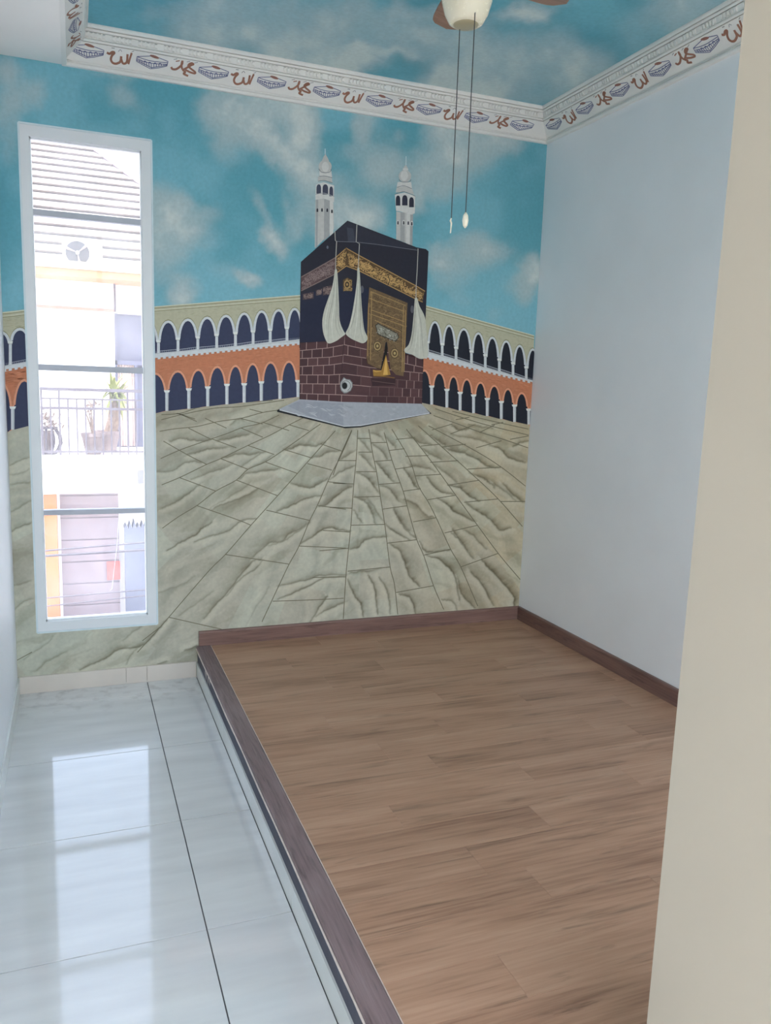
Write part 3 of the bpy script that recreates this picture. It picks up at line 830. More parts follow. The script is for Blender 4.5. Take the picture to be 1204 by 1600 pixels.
def arcade(name, F, top, sill_t, sill_b, base, ucol, uapex, ucap, lcol, lapex, lcap, xlim, dark, label, parent, xmin=0.0008, xmax=2.771):
    A = Art(2, xmin, xmax)
    sc_ = F([(1, 0)])[0][0]-F([(0, 0)])[0][0]
    x0, x1 = xlim
    def ln(l, x): return l[0][1]+(l[1][1]-l[0][1])*(x-l[0][0])/(l[1][0]-l[0][0])
    # upper cream wall, orange wall
    A.poly(F([(x0, ln(top, x0)), (x1, ln(top, x1)), (x1, ln(sill_t, x1)), (x0, ln(sill_t, x0))]), CREAM, 0)
    A.poly(F([(x0, ln(sill_b, x0)), (x1, ln(sill_b, x1)), (x1, ln(base, x1)-14), (x0, ln(base, x0)-14)]), ORANGE, 0)
    for k, c in ((4, (196, 196, 178)), (14, CREAM_D), (30, (190, 188, 168)), (38, CREAM_D)):
        A.stroke(F([(x0, ln(top, x0)+k), ((x0+x1)/2, ln(top, (x0+x1)/2)+k), (x1, ln(top, x1)+k)]), 1.1, c, 1)
    r = random.Random(len(ucol))
    for i in range(70):   # brush marks on cream, stippled shade
        x = r.uniform(x0+6, x1-40); y = ln(top, x)+r.uniform(44, 120); d = ln(top, x+30)-ln(top, x)
        if y < ln(sill_t, x)-20: A.stroke(F([(x, y), (x+16, y+d*.5+r.uniform(-5, 5)), (x+30, y+d)]), 0.8, lerp3(CREAM, CREAM_D, r.random()*.6), 1, True)
    for i in range(120):
        x = r.uniform(x0+4, x1-50); y = ln(sill_b, x)+r.uniform(4, 130); d = ln(sill_b, x+40)-ln(sill_b, x)
        A.stroke(F([(x, y), (x+20, y+d*.5), (x+40, y+d)]), 0.8, lerp3(ORANGE, ORANGE_D if r.random() < .6 else PEACH, r.random()*.7), 1, True)
    def clipx(p):
        return [(min(max(a, x0), x1), b) for a, b in p]
    # upper bays
    for i in range(len(ucol)-1):
        a, b = ucol[i], ucol[i+1]
        xl, xr = a[0], b[0]
        if xr <= x0 or xl >= x1: continue
        ap = uapex[i]; cap = (ucap[i]+ucap[i+1])/2
        hb = 11
        A.poly(F(clipx(arch(xl-2, xr+2, a[1]+6, cap-8, ap-9, 1, 12, yb2=b[1]+6))), CREAM_D, 2)
        A.poly(F(clipx(arch(xl, xr, a[1]+6, cap-8, ap, 1, 12, yb2=b[1]+6))), WHITE, 3)
        A.poly(F(clipx(arch(xl+hb, xr-hb, a[1]+1, cap, ap+19, 1, 12, waist=8, yb2=b[1]-1))), dark, 4)
        # little balustrade
        for k in range(9):
            t = (k+.5)/9; x = xl+hb+(xr-xl-2*hb)*t; y = a[1]+(b[1]-a[1])*t
            if x0 < x < x1: A.stroke(F([(x, y), (x, y-15)]), 0.45, (150, 156, 166), 5)
        if xl+hb > x0 and xr-hb < x1:
            A.stroke(F([(xl+hb, a[1]-16), (xr-hb, b[1]-16)]), 0.7, (160, 166, 174), 5)
    for i, (x, y) in enumerate(ucol):   # capitals
        if x0+8 < x < x1-8:
            A.poly(F([(x-19, ucap[i]-6), (x+19, ucap[i]-6), (x+14, ucap[i]+12), (x-14, ucap[i]+12)]), (204, 206, 202), 5)
            A.stroke(F([(x-16, ucap[i]+14), (x+16, ucap[i]+14)]), 0.6, (140, 142, 140), 6)
    # sill band with dentils
    A.poly(F([(x0, ln(sill_t, x0)), (x1, ln(sill_t, x1)), (x1, ln(sill_b, x1)), (x0, ln(sill_b, x0))]), WHITE, 5)
    A.stroke(F([(x0, ln(sill_t, x0)+4), (x1, ln(sill_t, x1)+4)]), 0.6, (160, 164, 166), 6)
    x = x0+6; k = 0
    while x < x1-20:
        y = ln(sill_b, x); y2 = ln(sill_b, x+20)
        A.poly(F([(x, y-12), (x+20, y2-12), (x+20, y2+4), (x, y+4)]), (166, 110, 82), 6)
        x += 42
    # lower bays
    for i in range(len(lcol)-1):
        a, b = lcol[i], lcol[i+1]
        xl, xr = a[0], b[0]
        if xr <= x0 or xl >= x1: continue
        cap = (lcap[i]+lcap[i+1])/2; ap = lapex[i]
        A.poly(F(clipx(arch(xl-1, xr+1, a[1], cap, ap, 1, 12, yb2=b[1]))), PEACH, 2)
        A.poly(F(clipx(arch(xl+12, xr-12, a[1], cap-4, ap+22, 1, 12, waist=9, yb2=b[1]))), dark, 4)
        A.stroke(F(clipx(arch(xl+2, xr-2, cap, cap, ap+2, 1, 12))[2:-2]), 0.6, ORANGE_D, 3)
    for i, (x, y) in enumerate(lcol):
        if x0-16 < x < x1+16:
            q = clipx([(x-13, lcap[i]+6), (x+13, lcap[i]+6), (x+12, y), (x-12, y)])
            A.poly(F(q), WHITE, 5)
            A.poly(F(clipx([(x-24, lcap[i]-4), (x+24, lcap[i]-4), (x+18, lcap[i]+14), (x-18, lcap[i]+14)])), (206, 208, 204), 6)
            A.stroke(F([(min(x+9, x1), lcap[i]+14), (min(x+8, x1), y)]), 0.8, (150, 154, 158), 6)
    return A.build(name, parent, label)
def lerp3(a, b, t): return tuple(a[i]+(b[i]-a[i])*t for i in range(3))
FL = frame(240, 430, .19934)
arcade('painted_arcade', FL, [(0, 245), (1145, 155)], [(0, 612), (1145, 510)], [(0, 662), (1145, 545)], [(0, 1078), (1145, 955)],
       [(-115, 622), (37, 610), (190, 598), (345, 580), (493, 570), (640, 555), (778, 538), (912, 525), (1043, 512), (1165, 502)],
       [372, 355, 340, 325, 310, 292, 275, 265, 255], [530, 515, 495, 485, 465, 452, 438, 425, 410, 400],
       [(-80, 1082), (103, 1064), (275, 1047), (423, 1028), (573, 1012), (708, 998), (842, 985), (988, 970), (1130, 955), (1270, 940)],
       [758, 740, 728, 705, 697, 682, 670, 664, 655], [925, 905, 890, 875, 855, 850, 835, 830, 825, 815], (5, 1150), DARKL,
       'painted two-storey arcade between window and black cube', mural, xmin=WX1+0.0045)
FR = frame(640, 450, .18272)
arcade('painted_arcade', FR, [(140, 150), (1065, 405)], [(140, 545), (1045, 785)], [(120, 600), (1040, 815)], [(105, 990), (1020, 1167)],
       [(150, 545), (275, 577), (393, 607), (525, 643), (643, 678), (763, 710), (880, 743), (993, 776), (1105, 806)],
       [282, 312, 342, 378, 415, 447, 485, 515], [462, 478, 508, 540, 572, 610, 640, 676, 700],
       [(60, 980), (185, 997), (315, 1022), (428, 1047), (543, 1070), (660, 1095), (780, 1120), (893, 1146), (1015, 1167), (1130, 1190)],
       [692, 712, 742, 767, 795, 822, 850, 885, 915], [815, 838, 866, 892, 914, 944, 970, 1000, 1035, 1060], (95, 1062), DARKR,
       'painted two-storey arcade to the right of the black cube', mural)
FLW = frame(0, 400, .21595)
arcade('painted_arcade', FLW, [(10, 404), (190, 392)], [(10, 790), (190, 768)], [(10, 835), (190, 812)], [(10, 1262), (190, 1238)],
       [(-60, 800), (75, 786), (215, 766)], [545, 520], [640, 622, 600], [(-80, 1275), (92, 1256), (262, 1230)], [905, 885], [1110, 1092, 1070], (-4, 215), DARKL,
       'painted arcade sliver to the left of the window', mural, xmax=WX0-0.0045)

# ---- painted minarets
FM = frame(460, 230, .18272)
def minaret(dx, dy, x0, spec):
    A = Art(0)
    g = lambda p: FM([(a, b) for a, b in p])
    W1, W2, W3, OUT = (176, 176, 172), (150, 152, 152), (192, 192, 188), (112, 118, 122)
    for kind, pts, c, l in spec(W1, W2, W3, OUT):
        if kind == 'p': A.poly(g(pts), c, l)
        elif kind == 's': A.stroke(smooth_line(g(pts), 4) if len(pts) > 2 else g(pts), 0.9, c, l)
        elif kind == 'a': A.poly(g(arch(*pts, n=8)), c, l)
        else: A.ellipse(g([pts[0]])[0], pts[1]*.18272, pts[2]*.18272, c, l)
    return A
def spec_left(a, b, w, o):
    s = [('p', [(178,440),(330,440),(336,700),(180,860),(172,860)], a, 1), ('p', [(252,445),(300,445),(296,760),(250,800)], b, 2), ('p', [(300,445),(328,445),(330,735),(300,760)], w, 2), ('p', [(182,445),(202,445),(196,850),(178,862)], b, 2),
      ('p', [(176,405),(250,392),(340,425),(336,470),(250,440),(178,450)], w, 3), ('p', [(182,320),(250,300),(338,328),(334,424),(250,396),(178,400)], w, 3),
      ('a', (186,226,398,358,318), (64, 68, 84), 4), ('a', (238,286,405,360,318), (64, 68, 84), 4), ('a', (296,328,420,375,336), (64, 68, 84), 4),
      ('p', [(200,252),(250,246),(318,262),(322,302),(250,286),(198,290)], a, 4), ('p', [(210,195),(312,200),(320,260),(260,248),(212,246)], w, 4),
      ('e', ((260,165),56,54), a, 5), ('e', ((262,170),30,44), w, 6), ('p', [(232,118),(245,85),(262,58),(278,85),(294,118)], a, 7), ('s', [(260,60),(260,14)], (196, 206, 206), 8),
      ('s', [(205,185),(225,212),(262,220),(300,212),(315,190)], o, 8), ('s', [(200,292),(250,286),(322,305)], o, 7), ('s', [(210,250),(260,248),(320,262)], o, 7), ('s', [(178,405),(250,394),(338,424)], b, 7)]
    for x, y in ((194,540),(233,538),(278,540),(318,550)): s.append(('a', (x-7,x+7,y+14,y-2,y-16), (44, 46, 56), 7))
    return s
def spec_right(a, b, w, o):
    s = [('p', [(868,550),(1012,570),(1006,850),(930,808),(868,790)], a, 1), ('p', [(905,555),(940,560),(940,818),(902,800)], b, 2), ('p', [(990,565),(1012,570),(1006,850),(985,840)], b, 2), ('p', [(955,560),(985,565),(982,838),(952,822)], w, 2),
      ('p', [(862,500),(940,498),(1028,515),(1026,565),(1000,578),(900,550),(866,545)], w, 3), ('p', [(856,405),(940,388),(1030,420),(1026,518),(940,500),(862,502)], w, 3),
      ('a', (864,902,500,450,414), (48, 50, 64), 4), ('a', (918,964,498,450,410), (48, 50, 64), 4), ('a', (978,1018,514,465,428), (48, 50, 64), 4),
      ('p', [(872,345),(940,335),(1000,345),(1020,405),(940,384),(862,388)], a, 4), ('p', [(878,300),(940,292),(996,300),(1002,355),(940,338),(872,345)], w, 5), ('e', ((942,248),54,52), a, 6), ('e', ((936,245),32,44), w, 7),
      ('p', [(918,205),(930,175),(948,150),(964,175),(970,205)], a, 8), ('e', ((946,190),24,12), w, 9), ('s', [(950,155),(951,80)], (196, 210, 210), 10), ('s', [(890,278),(910,296),(945,300),(980,296),(994,278)], o, 9),
      ('s', [(874,345),(905,335),(945,334),(1000,356)], o, 8), ('s', [(850,408),(905,386),(945,384),(1030,420)], o, 8)]
    for x, y in ((882,648),(931,648),(970,650),(1000,656)):
        s.append(('a', (x-12,x+12,y+18,y-4,y-26), (190, 190, 186), 7)); s.append(('a', (x-6,x+6,y+14,y-2,y-16), (44, 46, 56), 8))
    return s
minaret(0, 0, 0, spec_left).build('painted_minaret', mural, 'painted white minaret on the left behind the cube')
minaret(0, 0, 0, spec_right).build('painted_minaret', mural, 'painted white minaret on the right behind the cube')

# ---- the painted cube
FK, FT, FBk = frame(430, 330, .22425), frame(460, 350, .18272), frame(460, 500, .18272)
BLK, NAVY, GOLD, GOLD_D, MAROON = (38, 38, 48), (33, 37, 56), (162, 130, 84), (82, 63, 42), (70, 46, 50)
A = Art(9)
A.poly(FT([(52,325),(450,-28),(1040,200),(1120,215),(1143,235),(1118,800),(1100,1100),(40,1060)]), BLK, 0)
A.poly(FT([(50,600),(450,520),(640,560),(640,1020),(45,1010)]), NAVY, 1)
A.poly(FT([(360,150),(520,155),(1040,228),(1040,205),(450,-28),(340,75)]), (44, 45, 56), 1)
A.stroke(FT([(355,150),(520,155),(700,175),(1045,225)]), 0.7, (112, 114, 122), 2)
A.poly(FT([(445,30),(500,40),(515,150),(455,150)]), (58, 60, 72), 2)
A.ellipse(FT([(280,200)])[0], 1.6, 2.6, (90, 94, 108), 2)
cube = A.build('painted_cube', mural, 'painted black cloth-covered cube')
# gold band
A = Art(11)
A.poly(FT([(345,300),(440,210),(545,270),(1050,540),(1112,578),(1090,668),(1035,640),(545,395),(440,358),(370,410),(345,420)]), GOLD_D, 0)
A.poly(FT([(55,455),(345,290),(345,425),(55,572)]), (84, 66, 66), 0)
r = random.Random(3)
def inside(p, poly):
    x, y = p; r_ = False
    for (a, b), (c, d) in zip(poly, poly[1:]+poly[:1]):
        if (b > y) != (d > y) and x < (c-a)*(y-b)/(d-b)+a: r_ = not r_
    return r_
def squiggles(poly_fn, n, c1, c2, sz, w, L, art, F, within=None):
    for i in range(n):
        x, y, s_ = poly_fn(r.random(), r.random())
        q = [(x, y)]
        a = r.uniform(0, 6.28)
        for k in range(4):
            a += r.uniform(-1.5, 1.5)
            q.append((q[-1][0]+math.cos(a)*sz*s_, q[-1][1]+math.sin(a)*sz*s_*0.8))
        if within and not all(inside(p, within) for p in q): continue
        art.stroke(smooth_line(F(q), 3), w, lerp3(c1, c2, r.random()), L+0.8*i/n)
def band_r(s_, t):
    x = 452+s_*640; top = 228+(x-440)*0.545; return x, top+14+t*100, 1
def band_l(s_, t):
    x = 352+s_*90; top = 300-(x-345)*0.93; return x, top+14+t*96, 1
def band_d(s_, t):
    x = 60+s_*280; top = 455-(x-55)*0.565; return x, top+12+t*100, 1
BR_ = [(440,215),(545,275),(1050,543),(1108,578),(1088,662),(1035,634),(545,390),(440,354)]
BL_ = [(348,305),(440,215),(440,352),(370,404),(348,415)]
BD_ = [(58,460),(345,297),(345,420),(58,566)]
squiggles(band_r, 520, GOLD, (196, 160, 104), 10, 0.62, 1, A, FT, BR_)
squiggles(band_l, 90, GOLD, (196, 160, 104), 10, 0.62, 1, A, FT, BL_)
squiggles(band_d, 230, (112, 94, 94), (140, 122, 118), 10, 0.6, 1, A, FT, BD_)
for q, c in (([(345,292),(440,208),(545,268),(1050,538),(1112,576)], GOLD), ([(345,430),(370,410),(440,360),(545,398),(1035,642),(1092,668)], GOLD), ([(55,455),(345,290)], (120, 104, 100)), ([(55,572),(200,500),(345,428)], (120, 104, 100))):
    A.stroke(FT(q), 1.5, c, 2)
for x, y in ((805,480),(445,245)):
    A.stroke(FT([(x-14,y-50),(x+6,y),(x-10,y+45)]), 1.2, (60, 46, 30), 3)
tag(A.build('gold_band', cube), 'painted band of gold calligraphy')
# medallions on the cloth
A = Art(11)
A.poly(FT([(412,480),(448,458),(490,480),(490,575),(412,575)]), GOLD_D, 0)
A.ellipse(FT([(447,518)])[0], 5, 6.5, GOLD, 1); A.ellipse(FT([(447,518)])[0], 3.4, 4.6, (60, 48, 34), 2); A.ellipse(FT([(447,518)])[0], 1.5, 2, GOLD, 3)
squiggles(lambda a, b: (418+66*a, 482+90*b, .7), 60, GOLD, (160, 136, 92), 9, 0.6, 1, A, FT, [(412,480),(448,458),(490,480),(490,575),(412,575)])
tag(A.build('medallion', cube), 'small gold painted medallion')
for x0, y0, x1, y1 in ((68,598,162,650),(180,568,232,615),(240,540,320,612)):
    A = Art(11)
    A.poly(FT([(x0,y0),(x1,y0-16),(x1,y1-12),(x0,y1)]), (72, 58, 62), 0)
    squiggles(lambda a, b: (x0+6+(x1-x0-12)*a, y0+(y1-y0-12)*b, .8), 60, (110, 92, 90), (136, 118, 110), 9, 0.6, 1, A, FT, [(x0,y0),(x1,y0-16),(x1,y1-12),(x0,y1)])
    tag(A.build('cloth_panel', cube), 'small dim painted text panel')
for p_ in ((575,560),(1003,730)):
    A = Art(11); A.ellipse(FT([p_])[0], 2.6, 6, (84, 84, 92), 1); A.build('cloth_ring', cube)

# door curtain
A = Art(17)
DC = [(652,530),(918,640),(905,930),(890,1150),(838,1140),(800,1100),(775,910),(765,915),(730,1100),(700,1090),(640,1060),(632,1020),(640,700)]
A.poly(FK(DC), (104, 84, 60), 0)
def dcur(a, b):
    x = 645+265*a; top = 545+(x-652)*0.41; bot = 1050+(x-640)*0.3 if (x < 735 or x > 800) else 900
    return x, top+b*(bot-top), 1
squiggles(dcur, 900, (70, 56, 40), (142, 118, 82), 7, 0.6, 1, A, FK, DC)
for q in ([(662,560),(905,658),(898,700),(655,610),(662,560)], [(668,690),(895,770)], [(668,720),(895,800)], [(648,640),(640,1010)], [(905,690),(893,1120)], [(690,760),(870,840)], [(668,560),(660,1040)], [(890,660),(880,1120)]):
    A.stroke(FK(q), 0.9, (164, 134, 86), 2)
A.poly(FK([(692,795),(712,780),(850,850),(860,880),(835,910),(710,862)]), (54, 50, 44), 2)
A.poly(FK([(698,798),(714,787),(845,855),(853,880),(833,902),(714,856)]), (120, 118, 106), 3)
squiggles(lambda a, b: (712+130*a, 800+60*a+50*b, .7), 90, (70, 68, 60), (196, 194, 182), 8, 0.6, 4, A, FK)
for cx, cy in ((708,940),(828,990)):
    A.ellipse(FK([(cx,cy)])[0], 6.4, 8, (60, 48, 34), 2); A.ellipse(FK([(cx,cy)])[0], 5.6, 7, (150, 128, 88), 3); A.ellipse(FK([(cx,cy)])[0], 3.6, 4.6, (84, 66, 42), 4); A.ellipse(FK([(cx,cy)])[0], 1.8, 2.3, (166, 146, 100), 5)
A.stroke(FK([(632,1020),(640,1062),(700,1092),(732,1100)]), 1.0, (70, 52, 34), 3)
A.poly(FK([(772,905),(778,960),(772,1090),(730,1105)]), (24, 22, 22), 2)
A.poly(FK([(768,1000),(780,1060),(800,1140),(740,1150),(680,1145),(676,1105),(735,1110)]), (150, 112, 52), 4)
A.poly(FK([(768,1010),(776,1080),(780,1140),(748,1140)]), (196, 156, 84), 5)
A.stroke(FK([(678,1110),(700,1118),(735,1112)]), 1.2, (196, 156, 84), 5)
A.stroke(FK([(680,1148),(760,1152),(828,1162)]), 1.4, (120, 88, 44), 5)
tag(A.build('door_curtain', cube), 'painted gold embroidered door curtain')
# bricks of the base
A = Art(12)
A.poly(FBk([(44,195),(280,180),(425,118),(620,195),(940,280),(1100,330),(1085,718),(400,700),(40,680)]), (58, 40, 43), 0)
LINES = [[(44,262),(280,240),(425,212),(600,250),(940,300)],[(44,330),(300,318),(425,298),(600,325),(940,372),(1095,405)],[(44,398),(300,385),(425,368),(640,405),(940,440),(1095,455)],
         [(44,470),(300,470),(425,462),(660,490),(860,510),(1092,525)],[(44,545),(380,548),(500,555),(650,570),(860,580),(1090,592)],[(44,628),(400,640),(620,650),(860,655),(1088,660)]]
JO = (154, 128, 122); JOD = (100, 78, 76)
def yl(l, x):
    for (a, b), (c, d) in zip(l[:-1], l[1:]):
        if a <= x <= c: return b+(d-b)*(x-a)/(c-a)
    return l[-1][1] if x > l[-1][0] else l[0][1]
TOPL = [(44,195),(280,182),(425,122),(620,195),(940,285),(1100,332)]; BOTL = [(40,680),(400,702),(1085,718)]
allr = [TOPL]+LINES+[BOTL]
r = random.Random(21)
vj = [[100,188,278,425,520,620],[65,148,236,330,455,560],[112,196,295,412,572,1020],[66,154,246,338,535,640,985,1060],[104,198,292,382,565,880,955,1020],[62,154,250,350,640,715,805,850,920,990,1060],[104,198,292,400,615,660,785,890,960,1020]]
vj[0] += [1030]
vj[1] += [965, 1035]
for i, row in enumerate(vj):
    top, bot = allr[i], allr[i+1]
    ed = [44]+row+[1090]
    for a, b in zip(ed[:-1], ed[1:]):      # slightly different brick faces
        c = lerp3((66, 44, 47), (82, 56, 58), r.random())
        A.poly(FBk([(a+3, yl(top, a)+4), ((a+b)/2, yl(top, (a+b)/2)+4), (b-3, yl(top, b)+4), (b-3, yl(bot, b)-3), ((a+b)/2, yl(bot, (a+b)/2)-3), (a+3, yl(bot, a)-3)]), c, 1)
    for x in row:
        A.stroke(FBk([(x, yl(top, x)), (x-2, yl(bot, x-2))]), 1.0, JO if (x < 470 or x > 900) else JOD, 2)
for l in LINES:
    A.stroke(FBk([p for p in l if p[0] <= 660] or l), 1.1, JO, 2)
    A.stroke(FBk([p for p in l if p[0] >= 600]), 1.0, JOD if l[0][1] > 460 else JO, 2)
A.poly(FBk([(650,495),(860,500),(860,560),(660,565)]), (54, 36, 39), 3)
A.stroke(FBk([(660,520),(860,548)]), 0.8, JOD, 4)
A.stroke(FBk([(425,122),(410,300),(400,460)]), 0.8, (50, 34, 38), 3)
tag(A.build('brick_base', cube), 'painted dark red brick base')
# plinth and silver ring
A = Art(12)
A.poly(FBk([(-150,770),(40,680),(400,702),(1080,720),(1168,800),(560,918),(430,926),(-150,785)]), (36, 38, 40), 1)
A.poly(FBk([(-135,762),(40,678),(400,700),(1080,716),(1155,795),(560,906),(420,910)]), (150, 154, 160), 2)
A.poly(FBk([(-60,735),(40,690),(415,712),(415,905),(120,820)]), (138, 142, 150), 3)
r = random.Random(8)
for i in range(46):
    x, y = r.uniform(0, 980), r.uniform(720, 840)
    if y < 880-abs(x-420)*0.16-20:
        A.stroke(smooth_line(FBk([(x, y), (x+25, y+r.uniform(-10, 22)), (x+60, y+r.uniform(-10, 30))]), 3), r.uniform(1, 3.0), lerp3((138, 142, 148), (164, 168, 172), r.random()), 4+i*0.02, True)
A.stroke(FBk([(-130,768),(420,908),(560,902),(1150,797)]), 1.6, (176, 180, 182), 5.2)
tag(A.build('marble_plinth', cube), 'painted grey marble plinth')
A = Art(18)
rp = [(418,488),(440,505),(470,508),(492,535),(494,570),(478,605),(445,625),(420,628),(395,605),(386,570),(388,535),(405,508)]
A.poly(FBk(rp), (120, 122, 122), 0)
A.poly(FBk([(440+(x-440)*.86, 562+(y-562)*.86) for x, y in rp]), (170, 172, 170), 1)
A.stroke(smooth_line(FBk([(400,560),(410,530),(440,520),(470,540),(474,575),(450,604)]), 4), 1.0, (96, 98, 98), 2)
A.ellipse(FBk([(425,562)])[0], 4.6, 5.6, (96, 98, 98), 2); A.ellipse(FBk([(425,562)])[0], 3.8, 4.8, (18, 18, 20), 3)
tag(A.build('silver_ring', cube), 'painted silver ring with dark centre')
# white drapes on cords
def drape(name, F, outline, cord, folds, label):
    A = Art(23)
    A.stroke(F(cord), 1.3, (158, 156, 150), 0)
    A.poly(smooth_line(F(outline+[outline[0]]), 4)[:-1], (178, 178, 166), 1)
    for i, f in enumerate(folds):
        A.stroke(smooth_line(F(f), 5), 1.3 if i % 2 else 0.9, (142, 142, 130) if i % 2 == 0 else (196, 196, 186), 2, True)
    tag(A.build(name, cube), label)
drape('drape', FK, [(412,410),(425,408),(432,470),(440,640),(445,760),(470,830),(484,856),(455,880),(420,905),(370,922),(345,890),(328,830),(325,760),(338,690),(365,610),(395,520)],
      [(412,140),(415,205),(424,212),(418,330),(416,420)],
      [[(415,430),(400,600),(370,760),(365,910)],[(418,430),(412,620),(390,780),(400,900)],[(422,430),(424,640),(420,800),(450,875)],[(410,470),(370,640),(345,770),(352,890)],[(425,480),(432,680),(440,800),(470,855)]], 'left painted white drape')
drape('drape', FK, [(568,400),(582,400),(590,520),(600,680),(615,820),(640,885),(610,920),(560,905),(520,885),(492,862),(488,845),(510,800),(530,720),(552,590),(565,480)],
      [(565,95),(560,215),(583,228),(577,330),(574,405)],
      [[(574,420),(560,640),(535,780),(500,850)],[(576,420),(572,660),(560,800),(545,890)],[(580,430),(588,680),(590,820),(610,910)],[(570,470),(550,660),(520,800),(520,880)],[(583,480),(600,760),(625,880)]], 'middle painted white drape')
drape('drape', FK, [(968,606),(985,608),(1000,660),(1038,740),(1050,850),(1062,990),(1045,1022),(1000,1028),(950,1000),(905,985),(896,962),(925,930),(945,860),(958,740)],
      [(990,262),(990,280),(984,420),(977,530),(976,612)],
      [[(976,630),(965,780),(945,930),(915,975)],[(978,630),(985,800),(975,920),(960,995)],[(982,640),(1010,780),(1020,920),(1030,1015)],[(980,640),(996,800),(1000,1010)],[(972,660),(960,820),(935,960)]], 'right painted white drape')

# ================================================================== PAINTED CEILING
CEIL_BLOBS = [(440,62,110,42,.95),(330,40,70,34,.7),(480,100,70,22,.9),(300,86,50,22,.5),(545,95,20,16,.8),(590,78,60,7,.6,5),(560,92,26,16,.85),(706,125,44,34,.95),(640,50,70,36,.62),
  (735,140,70,26,.9),(780,90,70,50,.75),(725,60,40,36,.6),(815,14,50,14,.9,-8),(870,98,40,50,.6),(905,120,50,26,.6,-25),(1090,10,80,40,.7),(1000,60,40,40,.25),(520,20,90,24,.55),(660,10,60,14,.6),(400,0,90,20,.5),
  (250,10,40,14,.35),(840,150,30,14,.3),(620,-60,300,40,.6),(900,-90,120,40,.6)]
def ceil_colour(P):
    uv = project(P)
    c, n, n2 = cloud_field(uv, CEIL_BLOBS, 80, 23, 12.0)
    c = np.clip(c+0.2*(n-0.45), 0, 1)
    teal = lin((100, 162, 176))/KPAINT; deep = lin((80, 146, 162))/KPAINT
    grey = lin((150, 176, 182))/KPAINT; white = lin((186, 198, 196))/KPAINT
    d = sstep(0.35, 0.65, fbm(uv[:, 0]/120, uv[:, 1]/60, 4, 51))[:, None]
    base = deep*(1-d)+teal*d
    k = sstep(0.06, 0.60, c)[:, None]
    out = base*(1-k)+grey*k
    h = sstep(0.50, 0.90, c+0.25*(n2-0.5))[:, None]
    return np.clip(out*(1-h)+white*h, 0, 0.88)
GRID = 0.011
cx_ = axis_lines(0.30, W-0.02, []); cy_ = axis_lines(YF, -0.02, [])
cs = grid_mesh('ceiling_mural', cx_, cy_, lambda x, y: np.column_stack([x, y, np.full(len(x), ZT)]), lambda a, b: a > -9, ceil_colour, M_PAINT, None, flip=True)
tag(cs, 'ceiling painted as a teal sky with drifting clouds', 'mural')
tag(MB().box(0.28, W, YF, 0, ZT+0.004, ZT+0.02).build('ceiling_board', M_PLASTER), 'board behind the painted ceiling', 'ceiling', kind='structure')

# ================================================================== CORNICE
PROF = [(0.0, 2.884), (0.019, 2.884), (0.022, 2.889), (0.022, 2.896), (0.013, 2.899), (0.019, 2.902), (0.018, 2.907), (0.012, 2.910), (0.018, 2.913),
        (0.084, 2.970), (0.077, 2.976), (0.090, 2.972), (0.095, 2.979), (0.083, 2.986), (0.088, 2.988), (0.095, 3.010), (0.088, 3.014), (0.100, 3.011), (0.104, 3.019),
        (0.096, 3.025), (0.107, 3.023), (0.110, 3.033), (0.109, ZT+0.003), (0.0, ZT+0.003)]
FR0, FR1 = (0.018, 2.913), (0.084, 2.970)
def fr_p(z): return FR0[0]+(FR1[0]-FR0[0])*(z-FR0[1])/(FR1[1]-FR0[1])
def cornice(name, wallpos, kind, a, b, label):
    """kind 'back': runs along x, projects to -y; 'right': along y, projects to -x; 'left': along y, projects to +x. Ends are mitred"""
    v, f = [], []
    n = len(PROF)
    for t, mit in ((a[0], a[1]), (b[0], b[1])):
        for p, z in PROF:
            s_ = t+mit*p
            v.append({'back': (s_, wallpos-p, z), 'right': (wallpos-p, s_, z), 'left': (wallpos+p, s_, z)}[kind])
    f += [(i, (i+1) % n, n+(i+1) % n, n+i) for i in range(n)]
    f += [tuple(range(n)), tuple(range(2*n-1, n-1, -1))]
    mb = MB(); mb.add(v, f)
    return tag(mb.build(name, M_PLASTER), label, 'cornice', kind='structure')
XL = 0.279
c_back = cornice('trim_1', -0.0, 'back', (XL, 1), (W, -1), 'white plaster cornice with brown calligraphy across the top of the mural')
c_right = cornice('trim_2', W, 'right', (YF, 0), (0.0, -1), 'white plaster cornice with calligraphy along the top of the right wall')
c_left = cornice('trim_3', XL, 'left', (YF, 0), (0.0, -1), 'white plaster cornice along the lowered ceiling strip at upper left')
# ribbed groups on the crown
def ribs(kind, wallpos, a, b, parent):
    mb = MB(); t = a; k = 0
    s0, s1 = (0.088, 2.988), (0.095, 3.010)
    while t < b-0.012:
        k += 1
        if k % 6:
            w = 0.0105
            q = []
            for (p, z, h) in ((s0[0]-.001, s0[1], 0.0), (s0[0]+.001, s0[1]+.005, .007), (s1[0]-.001, s1[1]-.005, .007), (s1[0]-.001, s1[1], 0.0)):
                q.append((p+h*0.95, z-h*0.30))
            vs = []
            for e in (t, t+w):
                for p, z in q:
                    vs.append({'back': (e, wallpos-p, z), 'right': (wallpos-p, e, z), 'left': (wallpos+p, e, z)}[kind])
            mb.add(vs, [(0,1,5,4),(1,2,6,5),(2,3,7,6),(0,3,2,1),(4,5,6,7)])
            t += 0.0175
        else:
            t += 0.022
    return tag(mb.build('crown_rib', M_PLASTER, parent), kind='stuff')
ribs('back', 0.0, XL+0.10, W-0.10, c_back); ribs('right', W, -2.0, -0.10, c_right); ribs('left', XL, -2.0, -0.10, c_left)
